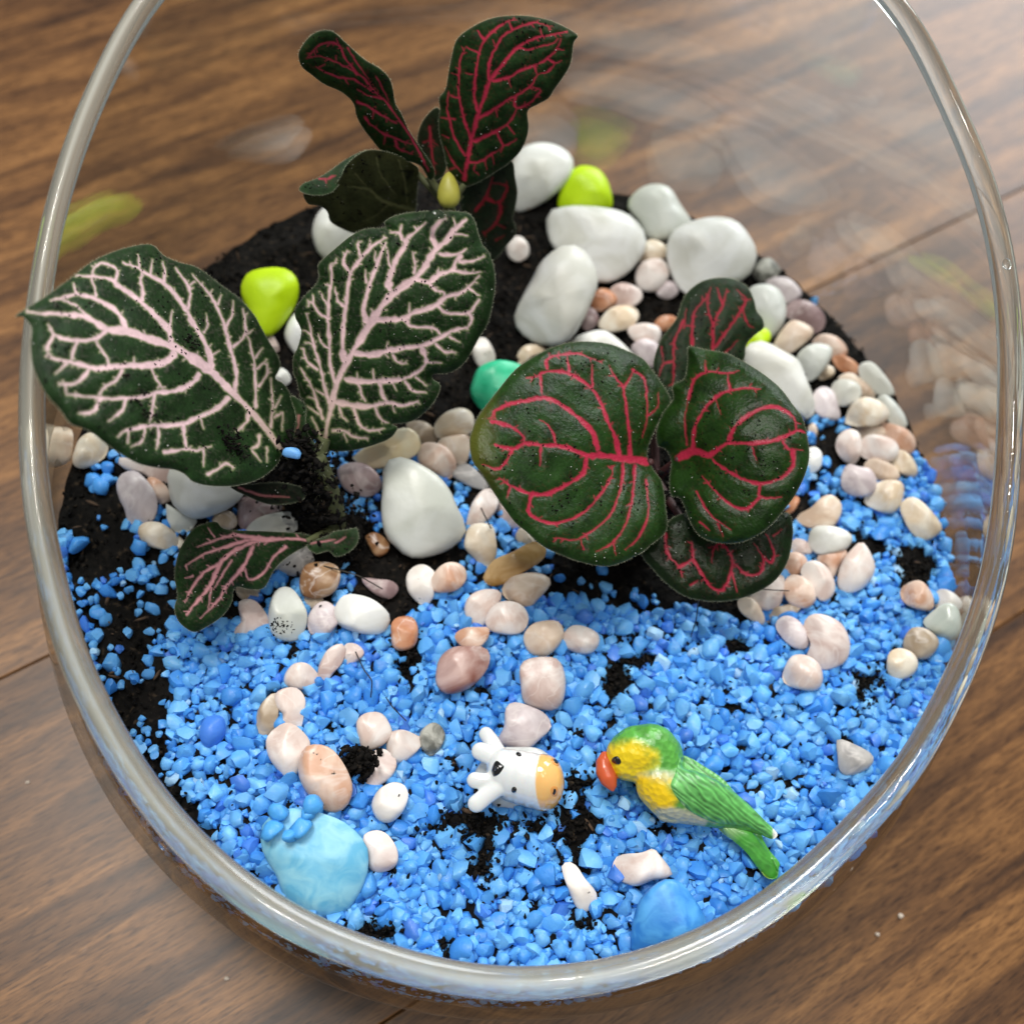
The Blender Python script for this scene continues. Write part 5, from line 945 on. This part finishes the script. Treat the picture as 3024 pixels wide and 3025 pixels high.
Vk, Fk = blobmesh(chain(T, [(212, 430, 48, pz-.0, .9), (205, 500, 80, pz, .9), (218, 575, 92, pz, .85), (246, 645, 84, pz, .8), (276, 705, 52, pz-.02, .8), (286, 750, 20, pz-.04, .8)], 6)+chain(T, [(270, 560, 50, pz-.02, .8), (330, 615, 32, pz-.05, .8)], 3), .018, 3)
obj('beak', Vk, Fk, plain('orange_red_beak', (.56, .095, .03), .28, .25), parrot)
patch(pb, Bp, T, [(275, 465), (300, 435), (340, 432), (370, 480), (360, 505), (330, 508), (290, 490)], 'eye', GLOSSB, .012, .03)

# ================================================================== blue gravel
GRAV = attr_mat('blue_dyed_gravel', .48, .04, 1500, .02, sss=.12, strength=.5)
def OVp(l): return np.array(l, float)*1.566
DENSE = OVp([(318,1165),(420,1165),(560,1185),(640,1205),(760,1185),(830,1095),(900,1135),(1040,1125),(1150,1145),(1230,1165),(1300,1150),(1420,1175),(1480,1120),(1560,1100),(1640,1060),(1690,1020),(1600,1000),(1530,960),(1540,945),(1640,960),(1690,935),(1725,850),(1765,900),(1790,1000),(1805,1100),(1820,1200),(1840,1320),(1800,1500),(1650,1700),(1400,1830),(1000,1880),(700,1800),(500,1700),(400,1590),(380,1530),(352,1450),(325,1370),(335,1300),(315,1230)])
HOLES = [(430,1330,12,10),(600,1480,14,9),(1500,1330,12,8),(1220,1330,10,8),(1600,1400,10,8),(1330,1500,12,8),(820,1560,14,10),(1000,1720,12,10),(740,1640,10,8),(1180,1700,12,9),(620,1370,10,12),(700,1330,12,8),(900,1300,10,8),(1540,1220,14,8),(1100,1380,14,8),(680,1440,24,32),(895,1550,52,24),(1085,1550,42,50),(1095,1478,42,22),(915,1600,24,60),(1085,1640,14,34),(1110,1735,30,16),(705,1762,50,24),(845,1785,20,18),(1160,1285,26,42),(1200,1245,34,20),(1390,1222,26,20),(1632,1300,20,34),(1645,1275,42,9),(1370,1338,26,12),(1392,1410,14,12),(1720,1075,42,46),(770,1245,22,40),(760,1205,34,14),(1270,1380,12,8),(1180,1200,28,10),(1000,1640,12,20),(1250,1560,20,12),(545,1235,12,10),(1500,1490,10,8),(1000,1560,30,14),(1700,1240,16,12),(1450,1690,14,8),(1130,1445,20,12),(860,1440,16,10),(740,1520,12,10)]
SPARSE = [  # polygon, probability
 (OVp([(125,1105),(180,1085),(320,1080),(335,1165),(320,1300),(350,1450),(390,1550),(330,1500),(260,1420),(200,1310),(150,1200)]), .33),
 (OVp([(200,1070),(300,1060),(330,1100),(320,1180),(230,1120)]), .5), (OVp([(330,1380),(380,1540),(330,1490),(280,1380),(300,1300)]), .42),
 (OVp([(180,860),(240,850),(300,880),(240,900),(170,920)]), .75), (OVp([(280,960),(420,940),(480,1000),(400,1070),(290,1050),(255,1010)]), .55),
 (OVp([(530,1040),(640,1060),(700,1110),(720,1190),(600,1200),(420,1150),(440,1080)]), .62), (OVp([(870,950),(970,920),(1060,990),(1010,1100),(900,1140),(870,1060)]), .7),
 (OVp([(590,800),(900,860),(900,960),(840,1010),(620,990)]), .3), (OVp([(1480,780),(1620,790),(1600,840),(1490,850)]), .45), (OVp([(1480,860),(1600,880),(1700,900),(1700,960),(1560,930),(1480,960)]), .6),
 (OVp([(1500,980),(1640,990),(1560,1060),(1480,1110),(1470,1040)]), .6), (OVp([(1530,560),(1560,600),(1500,640)]), .1), (OVp([(640,880),(720,940),(650,1000)]), .3), (OVp([(960,1040),(1100,1090),(1300,1140),(1250,1170),(1000,1130)]), .16), (OVp([(190,940),(300,950),(280,1010),(180,1010)]),.06)]
def in_px(P2):
    p = np.zeros(len(P2))
    for pl_, pr in SPARSE: p = np.maximum(p, np.where(inside(P2, pl_), pr, 0))
    p = np.where(inside(P2, DENSE), 1., p)
    for cx, cy, rx, ry in HOLES:
        q = ((P2[:, 0]/1.566-cx)/rx)**2+((P2[:, 1]/1.566-cy)/ry)**2+.5*noise(np.stack([P2[:, 0]/35, P2[:, 1]/35, P2[:, 0]*0+cx], -1))
        p = np.where(q < 1.0, p*.04, p)
    return p
def darts(n, r, zoff, fill, spread=.85, grid=.34, seed=0, under=False):
    """greedy dart throwing over the bed, biggest grains first"""
    a = rng.uniform(-9.7, 9.7, (n, 2)); ph = np.arctan2(a[:, 1], a[:, 0]) % (2*np.pi); R = np.hypot(a[:, 0], a[:, 1]); a = a[R < wall_r(ph, 4.)-.2]
    rad = np.sort(r(len(a)))[::-1]; z = surf(a[:, 0], a[:, 1])+zoff; C = np.column_stack([a, z]); px = proj(C); prob = in_px(px)
    if under: prob = np.where(prob < .99, 0, prob)
    cl = noise(np.stack([a[:, 0]*2.2, a[:, 1]*2.2, a[:, 0]*0+seed], -1))*.5+.5
    ok = np.where(prob >= .99, rng.random(len(a)) < fill, (rng.random(len(a)) < prob*np.clip((cl-.25)*3.2, .10, 1.2)) & (prob > 0))
    if not under: rad = rad*1.; big_ = (prob < .5) & (rng.random(len(a)) < .6); ok &= ~(big_ & (rad > .13))
    for f in FOOT: ok &= ~inside(px, f)
    C = C[ok]; rad = rad[:len(ok)][ok]; cells = {}; keep = []
    for i in range(len(C)):
        x, y = C[i, 0], C[i, 1]; ci, cj = int(x//grid), int(y//grid); good = True
        for u in (-1, 0, 1):
            for v in (-1, 0, 1):
                for j in cells.get((ci+u, cj+v), ()):
                    if (C[j, 0]-x)**2+(C[j, 1]-y)**2 < (spread*(rad[i]+rad[j]))**2: good = False; break
                if not good: break
            if not good: break
        if good: cells.setdefault((ci, cj), []).append(i); keep.append(i)
    return C[keep], rad[keep]
def gcol(n):
    t = rng.random(n)[:, None]; a, b, c2 = np.array((.074, .335, .81)), np.array((.16, .465, .86)), np.array((.05, .27, .75)); c = a*(1-t)+b*t
    k = rng.random(n) < .18; c[k] = c2; k = rng.random(n) < .05; c[k] = (.06, .22, .74); k = rng.random(n) < .015; c[k] = (.34, .60, .88)
    return c*rng.uniform(.85, 1.12, n)[:, None]
Cs, Rs = [], []
C, R = darts(16000, lambda n: rng.uniform(.16, .22, n), -.17, 1., .72, .42, under=True); Cs.append(C); Rs.append(R)
C, R = darts(16000, lambda n: rng.uniform(.11, .18, n), -.10, .95, .75, .4, under=True); Cs.append(C); Rs.append(R)
C, R = darts(38000, lambda n: .074+.145*rng.beta(1.2, 2.1, n), -.01, .94, .69, grid=.42, seed=3); Cs.append(C); Rs.append(R)
C, R = darts(30000, lambda n: rng.uniform(.05, .09, n), .05, .3, .95, .22, seed=3); Cs.append(C); Rs.append(R)
C, R = darts(700, lambda n: rng.uniform(.10, .22, n), .11, .9, 1.2, .5, seed=3); Cs.append(C); Rs.append(R)
# the layer pressed against the glass at the front
m = 5200; ph = rng.uniform(-2.85, -.2, m) % (2*np.pi); z = 4.05-1.5*rng.random(m)**1.2*np.clip(.35+np.abs(np.sin(ph)), 0, 1); rr = rng.uniform(.09, .17, m); r_ = wall_r(ph, z)-.13-rr*1.3
k = noise(np.stack([ph*5, z*1.2, ph*0+2], -1)) < .6; ph, z, rr, r_ = ph[k], z[k], rr[k], r_[k]
Cs.append(np.column_stack([r_*np.cos(ph), r_*np.sin(ph), z])); Rs.append(rr)
C = np.concatenate(Cs); R = np.concatenate(Rs); print('grains', len(C))
big = R > .07
V1, F1, c1 = scatter(C[big], R[big], PROTO2, I2[1], gcol(big.sum())); V2, F2, c2 = scatter(C[~big], R[~big], PROTO1, I1[1], gcol((~big).sum()))
o = obj('blue_gravel', np.concatenate([V1, V2]), np.concatenate([F1, F2+len(V1)]), GRAV, colors=np.concatenate([c1, c2]), base=(0, 0, 4)); o.data.set_sharp_from_angle(angle=math.radians(42)); tag(o, 'bright blue dyed aquarium gravel spread over the black soil', 'gravel', kind='stuff')
# grains that lie apart and can be picked out
GB = np.array([(P[0]*1.566, P[1]*1.566, r, z) for P, r, z in [((148,1027), .24, 4.05), ((263,1030), .22, 4.05), ((173,908), .2, 4.05), ((192,915), .22, 4.08), ((205,905), .19, 4.05), ((183,1157), .17, 4.05), ((1135,1075), .15, 4.05), ((1245,870), .1, 6.0), ((1237,872), .09, 6.0)]])
LAB = ['biggest blue grain alone on the black soil at far left', 'blue grain on the soil left of the curled small leaf', 'left grain of a little blue clump by the left glass', 'middle grain of a little blue clump by the left glass', 'right grain of a little blue clump by the left glass', 'single blue grain at the left end of the scattered ones', 'blue grain on black soil just under the round leaf', None, None]
for (x, y, r, z), lab in zip(GB, LAB):
    if lab is None: continue
    P = at_z(x, y, z); q = facet(I2[0]); o = obj('gravel_grain', P+q*r*.9, I2[1], GRAV, colors=np.tile((.07, .33, .82), (len(q), 1))); tag(o, lab, 'gravel grain', 'lone blue gravel grains')
P = at_z(861, 1340, 6.75); q = facet(I2[0]); o = obj('gravel_grain', P+q*.15*np.array([1.2, .8, .8]), I2[1], GRAV, colors=np.tile((.16, .42, .85), (len(q), 1))); tag(o, 'pale blue grain perched on the dark soil clump between the pink-veined leaves', 'gravel grain', 'lone blue gravel grains')
P = at_z(*G('P4', [(1100, 400)])[0], 4.15); q = facet(I3[0], 12, .8, .95); o = obj('indigo_stone', P+[0, 0, -.08]+q*.25, I3[1], GRAV, colors=np.tile((.06, .22, .74), (len(q), 1))); tag(o, 'larger indigo blue stone sunk in the gravel at left', 'stone')
for (x, y), r, lab in (((1450, 830), .24, 'left blue chip on the turquoise stone'), ((1560, 905), .24, 'middle blue chip on the turquoise stone'), ((1500, 960), .2, 'lowest blue chip on the turquoise stone'), ((1405, 930), .24, 'blue chip at the left edge of the turquoise stone'), ((1610, 790), .26, 'blue chip above the turquoise stone, under the peach pebble'), ((1590, 850), .17, 'small blue chip at the top edge of the turquoise stone')):
    P = at_z(*G('P4', [(x, y)])[0], 4.92); q = facet(I2[0]); o = obj('gravel_grain', P+q*r*.8, I2[1], GRAV, colors=np.tile((.07, .36, .80), (len(q), 1))); tag(o, lab, 'gravel grain', 'lone blue gravel grains')

# ================================================================== soil crumbs
CRUMB = SOILM
Cc, Rc = [], []
n = 14000; a = rng.uniform(-9.7, 9.7, (n, 2)); ph = np.arctan2(a[:, 1], a[:, 0]) % (2*np.pi); a = a[np.hypot(*a.T) < wall_r(ph, 4.)-.18]; z = surf(a[:, 0], a[:, 1])-.05
px = proj(np.column_stack([a, z])); keep = rng.random(len(a)) < (1-in_px(px)*.93); Cc.append(np.column_stack([a, z])[keep]); Rc.append(rng.uniform(.02, .07, keep.sum())*rng.uniform(.5, 1, keep.sum()))
def clump(P, s, n, r0=.018, r1=.075): n = int(n*1.9); Cc.append(P+rng.normal(size=(n, 3))*s); Rc.append(r0+(r1-r0)*rng.random(n)**2.2)
for t in np.linspace(0, 1, 18): clump(PB*(1-t)+jA*t+np.array([-.12, -.02, -.02]), .23-.03*t, 60)
clump(at_z(880, 1330, 6.35), .2, 160); clump(at_z(1030, 1560, 4.3), .3, 250, .015, .05); clump(at_z(870, 1450, 4.9), .25, 160, .015, .05); clump(at_z(960, 1640, 4.2), .33, 200, .015, .045); clump(jC-[0, .2, 1.1], .35, 400); clump(jC-[0, .6, .9], .3, 250)
for k, px_, py_, s, n_ in ((0, 668, 1305, .13, 150), (0, 700, 1330, .12, 90), (0, 560, 1010, .08, 50), (0, 400, 1180, .16, 45), (0, 430, 1230, .12, 30), (8, 0, 0, 0, 0)):
    if n_:
        p, nn = surface_at(k, px_, py_); q = rng.normal(size=(n_, 3))*s; q -= (q@nn)[:, None]*nn*.75; Cc.append(p+nn*.03+q); Rc.append(rng.uniform(.010, .032, n_)*.9)
for k, (top, de, vn, Pm) in enumerate(SPECK):     # loose specks on every leaf
    w_ = noise(np.stack([Pm[:, 0]/60, Pm[:, 1]/60, Pm[:, 0]*0+k], -1)); cand = np.where((w_ > .1) & (de > 6))[0]
    if len(cand): i = rng.choice(cand, min(len(cand), int(len(top)*.0075))); Cc.append(top[i]-vn[i]*.012); Rc.append(rng.uniform(.007, .020, len(i)))
for hx, hy, hrx, hry in HOLES:                     # soil spilling between the grains round every bare patch
    m_ = int(6+hrx*hry*.09); q = rng.normal(size=(m_, 2))*[hrx*.75, hry*.75]+[hx, hy]; q = at_z(q[:, 0]*1.566, q[:, 1]*1.566, 4.06); Cc.append(q); Rc.append(.015+.045*rng.random(m_)**2)
a = rng.uniform(-9, 9, (1500, 2)); a = a[np.hypot(*a.T) < 9.2]; z = surf(a[:, 0], a[:, 1])+.12; kk = noise(np.column_stack([a*1.1, z*0+3])) > .05; Cc.append(np.column_stack([a, z])[kk]); Rc.append(.012+.03*rng.random(kk.sum())**2)
p = at_z(*G('P5', [(285, 580)])[0], 4.2); clump(p, .13, 350, .03, .08)
Cc.append(at_z(*G('P1', [(1450, 1490)])[0], 4.75)+rng.normal(size=(60, 3))*[.14, .08, .03]); Rc.append(rng.uniform(.008, .022, 60))
C = np.concatenate(Cc); R = np.concatenate(Rc); JAG = [q*np.array([1.5, .8, .7])*rng.uniform(.75, 1.3, (len(q), 1)) for q in PROTO1]; V, F, _ = scatter(C, R, JAG, I1[1]); o = obj('soil_crumbs', V, F, CRUMB, base=(0, 0, 4), smooth=False); tag(o, 'crumbs of black potting soil on the bed, round the stems and on the leaves', 'soil crumbs', kind='stuff')
# solid clods under the crumbs
def clod(pts, lab, amp=.10):
    V, F = blobmesh(pts, .035, 3); c0 = V.mean(0); d = V-c0; L = np.linalg.norm(d, axis=1)[:, None]; d = d/L
    V = V+d*(amp*fbm(V*4.5, 4)+.05*fbm(V*14, 2))[:, None]; V[:, 2] = np.maximum(V[:, 2], 3.8)
    o = obj('soil_clod', V, F, SOILM, smooth=False); return tag(o, lab, 'soil clod')
def lump(P, r):
    q = proj(P); k = FPX/depth(P); return (q[0], q[1], P[2], r*k, r*k, 0, r)
cp = [lump(PB*(1-t)+jA*t+np.array([-.15, .02, -.05])+rng.normal(size=3)*.05, .34-.08*t) for t in np.linspace(0, .95, 12)]+[lump(at_z(960, 1640, 4.1), .42), lump(at_z(1040, 1570, 4.1), .36), lump(at_z(900, 1500, 4.2), .4), lump(at_z(870, 1350, 6.1), .22)]
clod(cp, 'black soil clod clinging round the stem of the pink-veined plant', .13)
clod([lump(at_z(*G('P5', [(270, 560)])[0], 4.2), .17), lump(at_z(*G('P5', [(300, 610)])[0], 4.2), .15)], 'little black soil clod among pink pebbles left of the cow figurine', .06)
clod([lump(jC-[0, .15, 1.3], .45), lump(jC-[0, .4, 1.7], .6), lump(jC-[.2, .1, .9], .3)], 'dark soil clod round the stem of the right plant', .13)
n = 260; a = rng.uniform(-9.5, 9.5, (n*3, 2)); a = a[np.hypot(*a.T) < 9.3][:n]; z = surf(a[:, 0], a[:, 1])+.0; C = np.column_stack([a, z]); kk = in_px(proj(C)) < .9; C = C[kk]
V, F, _ = scatter(C, rng.uniform(.03, .08, len(C)), [q*np.array([2.6, .45, .3]) for q in PROTO1], I1[1]); o = obj('bark_bits', V, F, plain('brown_bark', (.085, .05, .028), .8), base=(0, 0, 4), smooth=False); tag(o, 'brown bark and fibre bits lying in the black soil', 'bark bits', kind='stuff')
DUST = plain('pale_dust', (.55, .48, .40), .8)
for x, y, r, lab in ((2660, 2705, .07, 'pale crumb on the table at lower right'), (2590, 2760, .05, 'smaller pale crumb left of the other on the table'), (82, 2310, .04, 'tiny pale crumb on the table at lower left'), (670, 2890, .05, 'pale dust crumb on the table below the bowl at left')):
    q = facet(I2[0]); o = obj('dust_crumb', at_z(x, y, r*.5)+q*r*[1.2, .9, .5], I2[1], DUST); tag(o, lab, 'crumb', 'dust crumbs on the table')
# pale grit sparkling on leaves, hairs along the margins
Cc, Rc = [], []
for k, (top, de, vn, Pm) in enumerate(SPECK):
    w_ = noise(np.stack([Pm[:, 0]/80, Pm[:, 1]/80, Pm[:, 0]*0+k+7], -1)); cand = np.where((w_ > -.1) & (de > 5))[0]
    if len(cand): i = rng.choice(cand, min(len(cand), int(len(top)*.0022))); Cc.append(top[i]-vn[i]*.008); Rc.append(rng.uniform(.005, .012, len(i)))
C = np.concatenate(Cc); V, F, _ = scatter(C, np.concatenate(Rc), PROTO1, I1[1]); o = obj('leaf_grit', V, F, plain('pale_grit', (.5, .5, .46), .2, .5), base=(0, 0, 4)); tag(o, 'tiny pale sparkling grit on the leaves', 'grit', kind='stuff')
for par, ks in ((plantA, range(0, 6)), (plantB, range(6, 12)), (plantC, range(12, 16))):
    Bs, Ds = [], []
    for k in ks:
        top, de, vn, Pm = SPECK[k]; i = np.where(de <= .01)[0]; i = i[rng.random(len(i)) < .9]; c = Pm.mean(0); o2 = Pm[i]-c; o2 /= np.linalg.norm(o2, axis=1)[:, None]
        d = o2[:, :1]*CR-o2[:, 1:]*CU-vn[i]*.6+rng.normal(size=(len(i), 3))*.45; d /= np.linalg.norm(d, axis=1)[:, None]; Bs.append(top[i]); Ds.append(d)
    Bs, Ds = np.concatenate(Bs), np.concatenate(Ds); hairs(par, Bs, Ds, rng.uniform(.02, .055, len(Bs)), 'margin_hairs', .0035, HAIR)

# ================================================================== thin roots, bubbles and marks on the glass
ROOT = plain('dark_root_fibre', (.02, .016, .012), .6)
def fibre(pts, r, lab):
    P = np.array(pts, float); t = np.linspace(0, 1, len(P)); tt = np.linspace(0, 1, 24); Q = np.stack([np.interp(tt, t, P[:, k]) for k in range(3)], -1)
    for _ in range(4): Q[1:-1] = .25*Q[:-2]+.5*Q[1:-1]+.25*Q[2:]
    V, F = tube(Q, r, 5); o = obj('root_fibre', V, F, ROOT); tag(o, lab, 'root fibre')
for pts, r, lab in (([(930, 1665, 4.6), (990, 1680, 4.7), (1060, 1700, 4.7), (1130, 1740, 4.4)], .014, 'thin dark root fibre lying below the pink-veined plant'),
                    ([(1420, 1500, 4.7), (1440, 1540, 4.75), (1450, 1560, 4.5)], .016, 'short black fibre on a pale pink pebble'),
                    ([(1050, 1925, 4.3), (1075, 1980, 4.5), (1100, 2010, 4.5), (1095, 2060, 4.3)], .013, 'curved black fibre on the gravel beside the touching pink pair'),
                    ([(1140, 2060, 4.3), (1160, 2090, 4.5), (1200, 2130, 4.3)], .012, 'thin fibre on the gravel above the speckled grey pebble'),
                    ([(2240, 1740, 4.9), (2290, 1743, 5.0), (2330, 1745, 4.9)], .012, 'straight hair across the veined orange pebble'),
                    ([(2063, 1770, 5.6), (2056, 1830, 4.8), (2040, 1880, 4.3)], .012, 'thin hair hanging below the lower leaf of the right plant')):
    fibre([at_z(*p) for p in pts], r, lab)
bV, bF = ball(16, 10)
BUB = solid_glass('air_bubble', (1, 1, 1), .72)
def rim_at(px, py):
    q = proj(RIM); i = ((q-np.array([px, py]))**2).sum(1).argmin(); return RIM[i], (RIM[(i+1) % NPH]-RIM[i-1])
for (px, py), r in (((2970, 782), .10), ((2945, 990), .05), ((1380, 2885), .06), ((480, 2500), .08), ((115, 1490), .04)):
    c, tdir = rim_at(px, py); c = at_z(px, py, c[2]); tdir = tdir/np.linalg.norm(tdir)
    n = -ray(px, py); n /= np.linalg.norm(n); s = np.cross(n, tdir)
    obj('air_bubble', c+bV[:, :1]*r*.55*s+bV[:, 1:2]*r*1.1*tdir+bV[:, 2:3]*r*.5*n, bF, BUB, VES)
for o in list(bpy.data.objects):
    if '_o' in o: del o['_o']
